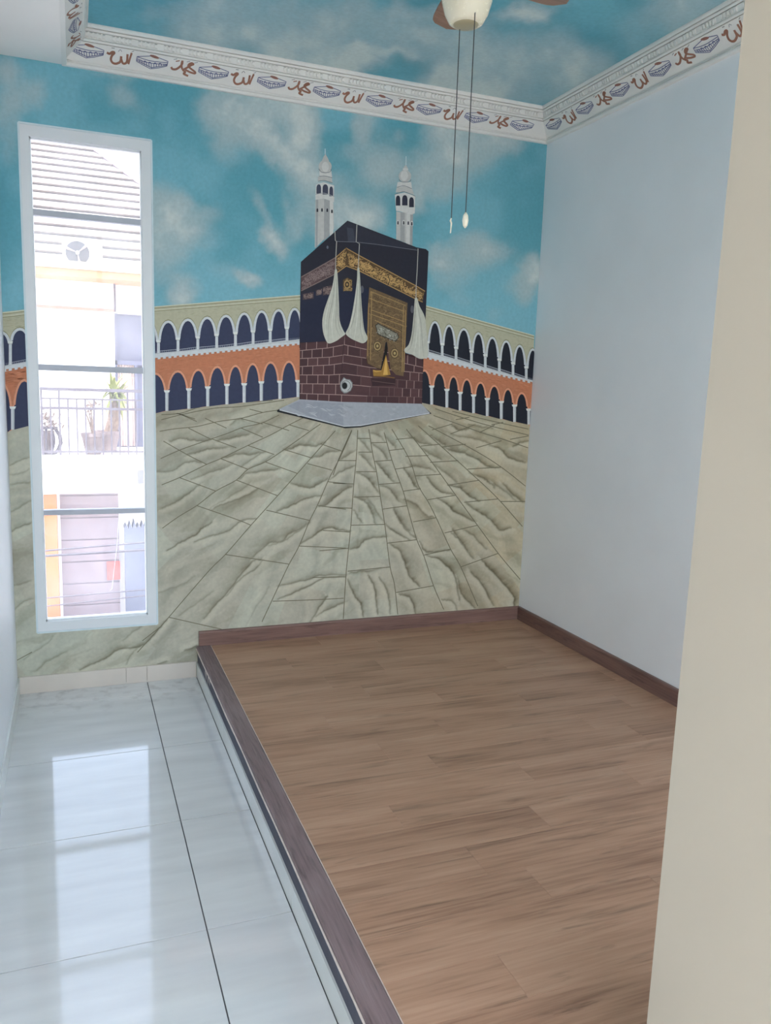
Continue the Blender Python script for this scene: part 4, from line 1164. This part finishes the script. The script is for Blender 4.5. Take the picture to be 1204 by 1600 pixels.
# stencilled motifs
FS = frame(260, 50, .16611); FS2 = frame(80, 0, .16611)
STEN = (136, 98, 82); BLUE = (84, 90, 122); GREYM = (138, 138, 138)
def local(F, pts, ctr):
    P = on_plane(F(pts), 1, -0.02); c = on_plane([ctr], 1, -0.02)[0]
    return [(p[0]-c[0], p[2]-c[2]) for p in P]
mos_c = (329.5, 111.5); alh_c = (187.0, 87.5); muh_c = (283.5, 104.0)
MOS = {'s': [(local(FS, q, mos_c), .0030, BLUE) for q in ([(285,316),(400,311)],[(470,325),(557,360)],[(284,318),(345,340),(415,358),(480,366),(556,372)],[(286,338),(345,362),(415,378),(480,384),(554,386)],
        [(284,316),(280,360)],[(280,360),(340,395),(405,430)],[(405,430),(480,420),(550,402)],[(556,360),(550,402)],[(284,350),(410,418)],[(415,420),(550,394)],
        [(306,346),(310,372)],[(326,352),(332,384)],[(346,360),(352,395)],[(366,366),(374,406)],[(388,372),(396,416)],[(410,376),(414,424)],[(434,380),(436,418)],[(456,382),(458,414)],[(478,384),(480,410)],[(500,384),(501,406)],[(522,385),(523,402)],[(540,386),(540,400)],
        [(306,346),(316,350),(326,352)],[(346,358),(356,358),(366,366)],[(388,370),(398,368),(410,376)],[(434,378),(446,374),(456,382)],[(478,382),(490,377),(500,384)])],
       'e': [(local(FS, [(436,318)], mos_c)[0], .0205, .0062, (128, 92, 82))]}
ALH = {'s': [(local(FS2, q, alh_c), w, c) for q, w, c in (([(520,484),(545,497),(570,480),(590,486),(568,515),(560,550),(575,580),(602,592),(630,585),(650,568),(655,520)], .0098, STEN),
        ([(655,545),(670,584),(690,591),(710,570),(712,500)], .0094, STEN), ([(750,488),(736,540),(724,596)], .0084, STEN), ([(562,440),(590,444)], .004, GREYM), ([(626,476),(642,458),(658,476)], .003, GREYM), ([(748,478),(770,470)], .003, GREYM))], 'e': []}
MUH = {'s': [(local(FS, q, muh_c), w, c) for q, w, c in (([(32,318),(45,338),(78,340),(112,315),(130,288),(130,256)], .0094, STEN), ([(128,262),(125,300),(140,342),(178,325),(215,300),(234,292),(218,281),(196,290),(188,310),(215,335),(256,366),(254,380),(210,368),(165,345)], .0088, STEN),
        ([(140,346),(166,368),(152,384),(196,406)], .0092, STEN), ([(50,246),(80,240)], .003, GREYM), ([(70,264),(105,258)], .0045, STEN), ([(170,270),(202,262)], .003, GREYM), ([(240,280),(272,272)], .003, GREYM))], 'e': []}
def paint_raw(c): return np.clip(lin(c)/0.70, 0, 0.88)
def motif(name, M, kind, wallpos, t, zc, parent, sx=1.0):
    v, f, cc = [], [], []
    def P(x, z, k):
        z = z/1.433                              # the frieze leans out, so a drawn height covers less rise
        p = fr_p(zc+z)+0.0010+0.0003*k
        e = t+x*sx
        return {'back': (e, wallpos-p, zc+z), 'right': (wallpos-p, t-x*sx, zc+z), 'left': (wallpos+p, t+x*sx, zc+z)}[kind]
    for k, (pts, w, c) in enumerate(M['s']):
        q = np.array(smooth_line(pts, 4) if len(pts) > 2 else pts, float)
        tt = np.gradient(q, axis=0); tt /= np.maximum(np.hypot(tt[:, 0], tt[:, 1]), 1e-9)[:, None]
        n = np.column_stack([-tt[:, 1], tt[:, 0]])*w/2
        b0 = len(v)
        for a in (q+n, q-n): v += [P(x, z, k % 3) for x, z in a]
        m_ = len(q)
        f += [(b0+i, b0+i+1, b0+m_+i+1, b0+m_+i) for i in range(m_-1)]
        cc += [paint_raw(c)]*(2*m_)
    for (c0, rx, rz, c) in M['e']:
        b0 = len(v)
        v += [P(c0[0]+rx*math.cos(a), c0[1]-rx*.14*math.cos(a)+rz*math.sin(a), 4) for a in np.linspace(0, 2*math.pi, 14, endpoint=False)]
        f.append(tuple(range(b0, b0+14))); cc += [paint_raw(c)]*14
    return mesh_obj(name, v, f, M_PAINT, parent, cols=np.array(cc))
for i in range(9):
    motif('mosque_motif', MOS, 'back', 0.0, 0.386+0.2735*i, 2.943, c_back)['label'] = 'small blue painted building with brown dome'
for i in range(8):
    motif('calligraphy_motif', ALH if i % 2 == 0 else MUH, 'back', 0.0, 0.522+0.2735*i, 2.943, c_back)['label'] = 'brown painted Arabic word'
for i in range(6):
    motif('mosque_motif', MOS, 'right', W, -0.148-0.2785*i, 2.943, c_right)['label'] = 'small blue painted building with brown dome'
for i in range(6):
    motif('calligraphy_motif', ALH if i % 2 == 0 else MUH, 'right', W, -0.290-0.2785*i, 2.943, c_right)['label'] = 'brown painted Arabic word'
LEFT_Y = (-0.165, -0.305, -0.445, -0.59)
for i in range(4):
    motif('calligraphy_motif' if i % 2 == 0 else 'mosque_motif', [MUH, MOS, ALH, MOS][i], 'left', XL, LEFT_Y[i], 2.943, c_left)['label'] = 'brown painted Arabic word' if i % 2 == 0 else 'small blue painted building with brown dome'

# ================================================================== WINDOW
GX0, GX1, GZ0, GZ1 = 0.135, 0.611, 0.350, 2.575
win = empty('window_1', (0.375, 0.03, WZ0), 'tall narrow white-framed window with four panes and glare haze put into the glass', 'window', kind='structure')
def frm(name, x0, x1, z0, z1, y0=0.004, y1=0.075):
    return MB().box(x0, x1, y0, y1, z0, z1).build(name, M_FRAME, win)
e = 0.0035
frm('frame_jamb', WX0+e, GX0, WZ0+e, WZ1-e); frm('frame_jamb', GX1, WX1-e, WZ0+e, WZ1-e)
frm('frame_head', GX0, GX1, GZ1, WZ1-e); frm('frame_sill', GX0, GX1, WZ0+e, GZ0)
# stepped glazing bead around the glass
MB().box(GX0, GX0+0.006, 0.018, 0.055, GZ0, GZ1).box(GX1-0.006, GX1, 0.018, 0.055, GZ0, GZ1).box(GX0, GX1, 0.018, 0.055, GZ1-0.008, GZ1).box(GX0, GX1, 0.018, 0.055, GZ0, GZ0+0.008).build('glazing_bead', M_FRAME, win)
TR = [(2.245, 2.272), (1.556, 1.584), (0.872, 0.896)]
M_TRANSOM = plain('grey_transom_metal', (186, 190, 200), 0.45, 0.05, 8)
for z0, z1 in TR: MB().box(GX0, GX1, 0.02, 0.06, z0, z1).build('transom', M_TRANSOM, win)
zz = [GZ0, 0.872, 0.896, 1.556, 1.584, 2.245, 2.272, GZ1]
for i in range(0, 8, 2):
    MB().box(GX0+0.002, GX1-0.002, 0.036, 0.041, zz[i], zz[i+1]).build('pane', M_GLASS, win)
# painted-over sealant line around the opening
ML = plain('pale_blue_sealant', (212, 226, 230), 0.5, 0.05, 20)
MB().box(WX0-0.004, WX0+e, -0.002, 0.006, WZ0, WZ1).box(WX1-e, WX1+0.004, -0.002, 0.006, WZ0, WZ1).box(WX0, WX1, -0.002, 0.006, WZ1-e, WZ1+0.004).box(WX0, WX1, -0.002, 0.006, WZ0-0.004, WZ0+e).build('sealant', ML, win)

# ================================================================== CEILING FAN
M_FANBLADE = wood_mat('fan_blade_wood', (132, 96, 78), (160, 124, 104), (178, 142, 120), 0, 0.45, 2.0)
M_CREAMMETAL = plain('cream_fan_metal', (232, 226, 204), 0.35, 0.02, 8)
M_CHAIN = plain('dark_pull_cord', (58, 60, 62), 0.5, 0.05, 50)
M_IVORY = plain('ivory_pull_knob', (244, 236, 214), 0.4, 0.05, 40)
def bowl_mat():
    mt, nt, b = new_mat('frosted_lamp_glass')
    b.inputs['Base Color'].default_value = rgb((240, 233, 208)); b.inputs['Roughness'].default_value = 0.25
    b.inputs['Subsurface Weight'].default_value = 0.2
    b.inputs['Subsurface Radius'].default_value = (0.02, 0.02, 0.015)
    nz = nt.nodes.new('ShaderNodeTexNoise'); nz.inputs['Scale'].default_value = 12
    mp = nt.nodes.new('ShaderNodeMapRange'); mp.inputs['To Min'].default_value = 0.2; mp.inputs['To Max'].default_value = 0.32
    nt.links.new(nz.outputs['Fac'], mp.inputs['Value']); nt.links.new(mp.outputs['Result'], b.inputs['Roughness'])
    return mt
M_BOWL = bowl_mat()
M_LENS = plain('lamp_lens', (176, 166, 134), 0.3, 0.03, 20)
FX, FY = 1.520, -1.50
fan = empty('ceiling_fan', (FX, FY, ZT), 'ceiling fan with brown wooden blades and a cream bowl lamp', 'ceiling fan')
C0 = (FX, FY, 0)
MB().lathe([(0.075, 3.040), (0.072, 3.020), (0.045, 3.000), (0.016, 2.995), (0.016, 2.985)][::-1], C0, 28).build('canopy', M_CREAMMETAL, fan, smooth=True)
MB().lathe([(0.055, 2.835), (0.090, 2.850), (0.100, 2.875), (0.100, 2.94), (0.085, 2.97), (0.03, 2.99)], C0, 36).build('motor_housing', M_CREAMMETAL, fan, smooth=True)
lb = MB().lathe([(0.046, 2.716), (0.056, 2.722), (0.071, 2.748), (0.082, 2.785), (0.084, 2.815), (0.060, 2.838)], C0, 40).build('lamp_bowl', M_BOWL, fan, smooth=True)
MB().lathe([(0.020, 2.711), (0.036, 2.713), (0.0455, 2.718), (0.046, 2.724)], C0, 32).build('lamp_lens', M_LENS, lb, smooth=True)
BR = 0.39
def blade(ang):
    o = MB()
    pts = []
    for t in np.linspace(0, 1, 15):
        x = 0.10+t*(BR-0.10)
        w = 0.044+0.018*math.sin(t*math.pi*0.55)
        if t > 0.8: w *= math.sqrt(max(0.0, 1-((t-0.8)/0.2)**2))
        pts.append((x, w))
    outline = [(x, w) for x, w in pts]+[(x, -w) for x, w in reversed(pts[:-1])]
    R = Matrix.Rotation(ang, 4, 'Z') @ Matrix.Rotation(math.radians(10), 4, 'X')
    vs = []
    for z in (0.0, 0.006):
        for x, y in outline:
            q = R @ Vector((x, y, z)); vs.append((FX+q.x, FY+q.y, 2.86+q.z))
    n = len(outline)
    fs = [(i, (i+1) % n, n+(i+1) % n, n+i) for i in range(n)]+[tuple(range(n-1, -1, -1)), tuple(range(n, 2*n))]
    o.add(vs, fs)
    b = o.build('blade', M_FANBLADE, fan)
    ir = MB()
    ps = [Matrix.Rotation(ang, 4, 'Z') @ Vector(p) for p in ((0.07, 0, 2.865), (0.10, 0, 2.872), (0.14, 0, 2.871))]
    ir.tube([(FX+p.x, FY+p.y, p.z) for p in ps], [0.014, 0.012, 0.018], 8)
    ir.build('blade_iron', M_CREAMMETAL, b)
for k in range(5): blade(math.radians(3)+k*2*math.pi/5)
# pull cords
def cord(u0, v0, u1, v1, Y, knob):
    bot = at(u1, v1, Y); top = at(u0, v0, Y)
    x = (bot[0]+top[0])/2
    mb = MB().tube([(x, Y, bot[2]), (x, Y, 2.85)], 0.0016, 6)
    c = mb.build('pull_cord', M_CHAIN, fan)
    z = bot[2]
    if knob:
        k_ = MB().lathe([(0.002, z-0.050), (0.0075, z-0.042), (0.0105, z-0.026), (0.0085, z-0.010), (0.003, z)], (x, Y, 0), 16).build('pull_knob', M_IVORY, c, smooth=True)
    else:
        k_ = MB().tube([(x, Y, z+0.004), (x-0.003, Y, z-0.004), (x+0.001, Y, z-0.012), (x-0.001, Y, z-0.045)], [0.002, 0.0035, 0.003, 0.002], 8).build('pull_knob', M_IVORY, c)
cord(718, 38, 705, 343, -1.47, False)
cord(742, 0, 728, 332, -1.56, True)

# ================================================================== OUTSIDE
E_WHITE = plain('neighbour_white_render', (236, 234, 234), 0.8, 0.04, 2)
E_LILAC = plain('neighbour_shaded_render', (214, 212, 222), 0.8, 0.04, 2)  # lilac tone puts the eave's shade into the white render
E_ORANGE = plain('orange_fascia_paint', (196, 124, 84), 0.7, 0.06, 3)
E_CREAM = plain('cream_ledge', (196, 182, 146), 0.7, 0.05, 3)
E_RED = plain('red_line_paint', (206, 120, 104), 0.7, 0.05, 3)
E_ROOF = plain('pale_roof_tile', (150, 141, 136), 0.8, 0.2, 3.2)
E_GREYD = plain('dark_grey_joinery', (98, 98, 114), 0.6, 0.06, 6)
E_CURT = plain('beige_curtain', (196, 176, 166), 0.8, 0.08, 12)
E_RAIL = plain('grey_iron_railing', (84, 78, 84), 0.6, 0.05, 20)
E_POT = plain('grey_clay_pot', (124, 110, 106), 0.8, 0.12, 12)
E_TRUNK = plain('palm_trunk', (132, 112, 96), 0.9, 0.25, 30)
E_LEAF = plain('strap_leaf', (128, 134, 70), 0.6, 0.18, 14)
E_LEAF2 = plain('dry_leaf', (132, 116, 104), 0.7, 0.2, 14)
E_SHUT = plain('grey_roller_shutter', (134, 122, 126), 0.7, 0.06, 5)
E_PILLAR = plain('orange_pillar_paint', (178, 104, 62), 0.7, 0.08, 4)
E_GATE = plain('blue_grey_gate', (92, 96, 110), 0.7, 0.08, 6)
E_SIGN = plain('red_notice', (196, 84, 74), 0.7, 0.1, 30)
E_AC = plain('white_ac_casing', (232, 230, 228), 0.6, 0.03, 6)
E_ACG = plain('grey_fan_grille', (64, 60, 62), 0.6, 0.1, 20)
E_GROUND = plain('street_concrete', (178, 174, 170), 0.9, 0.1, 1.5)
E_WIRE = plain('black_cable', (70, 66, 74), 0.7, 0.05, 20)
def ebox(name, u0, v0, u1, v1, Y, depth, mat, parent):
    """front face given by two photo corners on the plane y = Y"""
    a, b = at(u0, v0, Y), at(u1, v1, Y)
    return MB().box(min(a[0], b[0]), max(a[0], b[0]), Y, Y+depth, min(a[2], b[2]), max(a[2], b[2])).build(name, mat, parent)
tag(MB().box(-40, 40, -50, 50, -3.2, -3.0).build('ground', E_GROUND), 'pale street surface outside the window', 'ground', kind='structure')
house = empty('neighbour_house', (0.5, 8.3, -3.0), 'white neighbouring house with tiled roof and orange trim seen through the window', 'building')
MB().box(-6, 0.861, 8.3, 8.5, 0.4, 3.0).build('upper_wall', E_WHITE, house)
MB().box(0.861, 7, 8.42, 8.6, 2.43, 3.0).build('upper_wall', E_LILAC, house)
MB().box(1.6, 7, 8.42, 8.6, 0.4, 2.43).build('upper_wall', E_LILAC, house)
MB().box(-6, 0.861, 8.27, 8.3, 2.435, 2.475).build('red_line', E_RED, house)
MB().tube([(0.875, 8.27, 2.44), (0.875, 8.27, 2.95)], 0.014, 8).build('downpipe', E_RAIL, house)
# shaded window with curtains
dw = MB().box(0.861, 1.6, 8.52, 8.56, 0.4, 2.43).build('window', E_GREYD, house)
MB().box(0.861, 0.90, 8.44, 8.52, 0.4, 2.43).box(0.861, 1.6, 8.44, 8.52, 1.70, 1.76).box(1.14, 1.18, 8.44, 8.52, 0.4, 1.70).build('window_frame', E_GREYD, dw)
cu = MB()
xs = np.linspace(0.905, 1.135, 25)
for i in range(24):
    y0, y1 = 8.50+0.012*math.sin(i*1.5), 8.50+0.012*math.sin((i+1)*1.5)
    cu.add([(xs[i], y0, 0.5), (xs[i+1], y1, 0.5), (xs[i+1], y1, 1.70), (xs[i], y0, 1.70)], [(0, 1, 2, 3)])
cu.build('curtain', E_CURT, dw, fix=False)
# fascia under the eaves
MB().box(-6, 7, 7.75, 8.5, 2.83, 2.93).build('fascia', E_ORANGE, house)
MB().prism([(7.72, 2.93), (8.7, 2.93), (8.7, 3.05), (7.75, 3.03)], 0, -6, 7).build('ledge', E_CREAM, house)
# roof: overlapping courses up to a hip on the right
RY0, RZ0, RS = 8.55, 3.06, 0.63
def roof_hit(u, v):
    d = rays([(u, v)])[0]
    t = (RZ0-CAM[2]+RS*(CAM[1]-RY0))/(d[2]-RS*d[1])
    return CAM+t*d
h0, h1 = roof_hit(138, 228), roof_hit(222, 291)
def hip_x(Y): return h0[0]+(h1[0]-h0[0])*(Y-h0[1])/(h1[1]-h0[1])
roof = MB().add([(-6, RY0, RZ0-0.06), (hip_x(RY0), RY0, RZ0-0.06), (hip_x(15), 15, RZ0+RS*(15-RY0)-0.06), (-6, 15, RZ0+RS*(15-RY0)-0.06)], [(0, 1, 2, 3)]).build('roof', E_ROOF, house, fix=False)
cy0 = RY0
DC_ = 0.272
while cy0 < 14.6:
    y1 = cy0+DC_+0.03
    za, zb = RZ0+RS*(cy0-RY0)+0.055, RZ0+RS*(y1-RY0)
    xa, xb = min(hip_x(cy0), 7.0), min(hip_x(y1), 7.0)
    MB().add([(-6, cy0+0.06, za-0.032), (xa, cy0+0.06, za-0.032), (xa, cy0, za), (-6, cy0, za), (xb, y1, zb), (-6, y1, zb)], [(0, 1, 2, 3), (3, 2, 4, 5)]).build('tile_course', E_ROOF, roof, fix=False)
    cy0 += DC_
MB().tube([(hip_x(y), y, RZ0+RS*(y-RY0)+0.04) for y in np.linspace(RY0, 14.6, 12)], 0.07, 8).build('hip_cap', E_SHUT, roof)
# balcony
MB().box(-6, 7, 7.0, 8.3, 0.0, 0.5).build('balcony_slab', E_WHITE, house)
# ground floor
MB().box(-6, 7, 7.9, 8.3, -3.0, 0.0).build('lower_wall', E_WHITE, house)
ebox('pillar', 66, 768, 96.5, 1040, 7.15, 0.3, E_PILLAR, house)
sh = empty('tmp', (0, 0, 0)); bpy.data.objects.remove(sh)
shut_a, shut_b = at(93, 770, 7.5), at(190, 1040, 7.5)
shut = MB().box(shut_a[0], shut_b[0], 7.56, 7.62, shut_b[2], 0.0).build('roller_shutter', E_SHUT, house)
z = shut_b[2]
while z < -0.02:
    MB().box(shut_a[0], shut_b[0], 7.54, 7.56, z+0.008, min(z+0.30, 0.0)).build('shutter_panel', E_SHUT, shut)
    z += 0.31
ebox('notice', 167, 878, 188, 905, 7.50, 0.02, E_SIGN, house)
gate = ebox('side_gate', 194, 826, 250, 952, 7.3, 0.05, E_GATE, house)
ga_ = MB()
a0, b0 = at(194, 826, 7.3), at(250, 826, 7.3)
for i, x in enumerate(np.arange(a0[0], b0[0], 0.055)):
    ga_.add([(x, 7.3, a0[2]), (x+0.05, 7.3, a0[2]), (x+0.025, 7.3, a0[2]+0.05+0.03*(i % 3)), (x, 7.55, a0[2]), (x+0.05, 7.55, a0[2]), (x+0.025, 7.55, a0[2]+0.05+0.03*(i % 3))], [(0, 1, 2), (5, 4, 3), (0, 2, 5, 3), (1, 4, 5, 2)])
ga_.build('spike_row', E_GATE, gate)
MB().box(-6, 7, 6.4, 6.9, -3.0, -1.62).build('street_wall', E_WHITE, house)
ebox('wall_lamp', 215, 735, 226, 756, 6.93, 0.06, E_GREYD, house)
# railing
rl = empty('balcony_railing', (0.4, 7.05, 0.5), 'thin grey iron railing on the white balcony across the street', 'railing')
for zr, rr in ((1.345, 0.020), (1.225, 0.010), (1.105, 0.016), (0.545, 0.014)):
    MB().box(-1.2, 1.42, 7.05-rr, 7.05+rr, zr-rr, zr+rr).build('rail', E_RAIL, rl)
barz = [MB().box(-0.010, 0.010, 7.040, 7.060, 0.5, 1.22), MB().box(-0.012, 0.012, 7.038, 7.062, 0.5, 1.34)]
protos = [None, None]
for i, x in enumerate(np.arange(-1.14, 1.42, 0.1045)):
    k = 1 if i % 10 in (0, 2) else 0
    nm = 'bar' if k == 0 else 'post'
    if protos[k] is None:
        protos[k] = barz[k].build(nm, E_RAIL, rl, (0, 7.05, 0.5))
        protos[k].location = Vector((x, 7.05, 0.5))-wl(rl); continue
    copy_to(protos[k], (x, 7.05, 0.5), rl)
# air conditioner
aa, ab = at(97, 378, 8.0), at(160, 408, 8.0)
ac = empty('air_conditioner', ((aa[0]+ab[0])/2, 8.1, 3.04), 'white outdoor air-conditioner unit standing on the ledge below the roof', 'air conditioner')
MB().bbox(aa[0], ab[0], 8.0, 8.28, 3.03, aa[2], 0.01).build('casing', E_AC, ac)
gc = at(121, 395, 7.995)
dc = MB(); n = 28
ring = [(gc[0]+0.155*math.cos(2*math.pi*k/n), gc[2]+0.155*math.sin(2*math.pi*k/n)) for k in range(n)]
dc.prism(ring, 1, 7.985, 8.0).build('fan_grille', E_ACG, ac)
hb_ = MB(); hb_.prism([(gc[0]+0.024*math.cos(2*math.pi*k/12), gc[2]+0.024*math.sin(2*math.pi*k/12)) for k in range(12)], 1, 7.97, 7.985).build('fan_hub', E_AC, ac)
for k in range(3):
    a_ = 0.7+k*2.09
    MB().tube([(gc[0]+0.03*math.cos(a_), 7.982, gc[2]+0.03*math.sin(a_)), (gc[0]+0.145*math.cos(a_), 7.982, gc[2]+0.145*math.sin(a_))], [0.006, 0.02], 6).build('fan_blade', E_SHUT, ac)
# potted yucca
def pot(parent, x, y, z, r0, r1, h):
    return MB().lathe([(r0*0.96, 0), (r0, 0.01), (r1*0.94, h*0.82), (r1, h*0.84), (r1*1.03, h), (r1*0.9, h), (r1*0.85, h*0.9)], (x, y, z), 20).build('pot', E_POT, parent)
yp = at(172, 712, 7.55)
yc = empty('potted_yucca', (yp[0]+0.06, 7.55, 0.5), 'large yucca with spiky leaves in a grey pot on the balcony', 'plant')
pot(yc, yp[0]-0.03, 7.55, 0.5, 0.115, 0.165, 0.29)
hd = at(181, 610, 7.55)
for dx, tx in ((0.0, 0.0), (0.05, 0.06), (-0.04, -0.05)):
    MB().tube([(yp[0]+dx, 7.55, 0.75), (yp[0]+0.05+dx, 7.55, 0.95), (hd[0]+tx, 7.55, hd[2])], [0.045, 0.035, 0.03], 8).build('trunk', E_TRUNK, yc)
lm = MB()
lv = []
for t in np.linspace(0, 1, 5):
    w = 0.023*(1-t)**0.6+0.001
    lv += [(t*0.30, -w, -0.10*t*t), (t*0.30, w, -0.10*t*t)]
lm.add(lv, [(2*i, 2*i+2, 2*i+3, 2*i+1) for i in range(4)])
leaf0 = None
rl_ = random.Random(4)
for k in range(110):
    az, el = rl_.uniform(0, 6.28), rl_.uniform(-0.9, 1.35)
    ct = (hd[0]+rl_.uniform(-.06, .06), 7.55+rl_.uniform(-.05, .05), hd[2]+rl_.uniform(-.14, .03))
    if leaf0 is None:
        leaf0 = lm.build('leaf', E_LEAF, yc, (0, 0, 0), fix=False); o = leaf0
        o.location = Vector(ct)-wl(yc); WLOC[o.name] = Vector(ct)
    else:
        o = copy_to(leaf0, ct, yc)
    o.rotation_euler = (0, -el, az)
    s_ = rl_.uniform(0.7, 1.05); o.scale = (s_, s_, s_)
# second stem plant in the same corner, bare stems
sp = at(146, 712, 7.2)
bs = empty('potted_shrub', (sp[0], 7.2, 0.5), 'bare stemmed shrub in a tapered pot left of the yucca', 'plant')
pot(bs, sp[0], 7.2, 0.5, 0.10, 0.15, 0.28)
for k in range(4):
    a_ = k*1.7
    MB().tube([(sp[0], 7.2, 0.74), (sp[0]-0.02+0.03*math.cos(a_), 7.2+0.02*math.sin(a_), 0.95), (sp[0]-0.05+0.07*math.cos(a_), 7.2+0.05*math.sin(a_), 1.14)], [0.014, 0.01, 0.005], 6).build('stem', E_TRUNK, bs)
def scatter_leaves(parent, c, rx, rz, n, mat, rr):
    mb = MB()
    for k in range(n):
        p = Vector((c[0]+rr.gauss(0, rx), c[1]+rr.gauss(0, rx*.6), c[2]+rr.gauss(0, rz)))
        d = Vector((rr.uniform(-1, 1), rr.uniform(-1, 1), rr.uniform(-.6, 1))).normalized()*0.045
        s_ = d.cross(Vector((rr.uniform(-1, 1), rr.uniform(-1, 1), 0.3))).normalized()*0.012
        mb.add([p-d, p+s_, p+d, p-s_], [(0, 1, 2, 3)])
    return tag(mb.build('foliage', mat, parent, fix=False), kind='stuff')
scatter_leaves(bs, (sp[0]-0.03, 7.2, 1.1), 0.06, 0.06, 46, E_LEAF2, random.Random(9))
# bulging iron planter on the left
bp_ = at(80, 712, 7.25)
ip = empty('iron_planter', (bp_[0]-0.05, 7.25, 0.5), 'bulging planter of curved iron bars with a dark plant at left of the balcony', 'planter')
cxp, czp = bp_[0]-0.05, 0.5
for k in range(12):
    a_ = 2*math.pi*k/12
    ps = [(r_*math.cos(a_)+cxp, 7.25+r_*math.sin(a_), czp+h_) for r_, h_ in ((0.11, 0.01), (0.15, 0.06), (0.185, 0.14), (0.175, 0.24), (0.13, 0.31), (0.125, 0.34))]
    MB().tube(ps, 0.013, 6).build('bar', E_RAIL, ip)
for r_, h_ in ((0.115, 0.012), (0.13, 0.34)):
    MB().tube([(cxp+r_*math.cos(a_), 7.25+r_*math.sin(a_), czp+h_) for a_ in np.linspace(0, 2*math.pi, 25)], 0.014, 6, False).build('hoop', E_RAIL, ip)
MB().lathe([(0.08, 0.02), (0.10, 0.30), (0.085, 0.30)], (cxp, 7.25, czp), 16).build('pot', E_POT, ip)
scatter_leaves(ip, (cxp+0.02, 7.25, czp+0.43), 0.09, 0.07, 120, E_LEAF2, random.Random(12))
# cables across the street
for (u0, v0, u1, v1, lab, rr_) in ((66, 861, 232, 847, 'uppermost of the dark cables crossing the lower window panes', .010), (66, 869, 232, 859, 'thick dark cable just below the uppermost one', .014), (66, 935, 232, 921, 'thin dark cable near the foot of the window', .008), (66, 948, 232, 930, 'lowest dark cable near the foot of the window', .007)):
    a, b = at(u0, v0, 4.5), at(u1, v1, 4.5)
    d = b-a; p0, p1 = a-d*6, b+d*6
    tag(MB().tube([tuple(p0+(p1-p0)*t+np.array([0, 0, -0.05*math.sin(math.pi*t)+0.05])) for t in np.linspace(0, 1, 14)], rr_, 6).build('overhead_cable', E_WIRE), lab, 'cable', 'cables outside the window')
# white string hanging outside the lowest panes
st = [at(u, v, 0.12) for u, v in ((187, 772), (186, 800), (184, 830), (182, 860), (178, 890), (175, 920), (172, 922))]
tag(MB().tube([tuple(p) for p in st], 0.0013, 5).build('white_string', plain('white_string_fibre', (244, 244, 240), 0.7, 0.03, 40)), 'thin white string hanging outside the lower window panes', 'string')
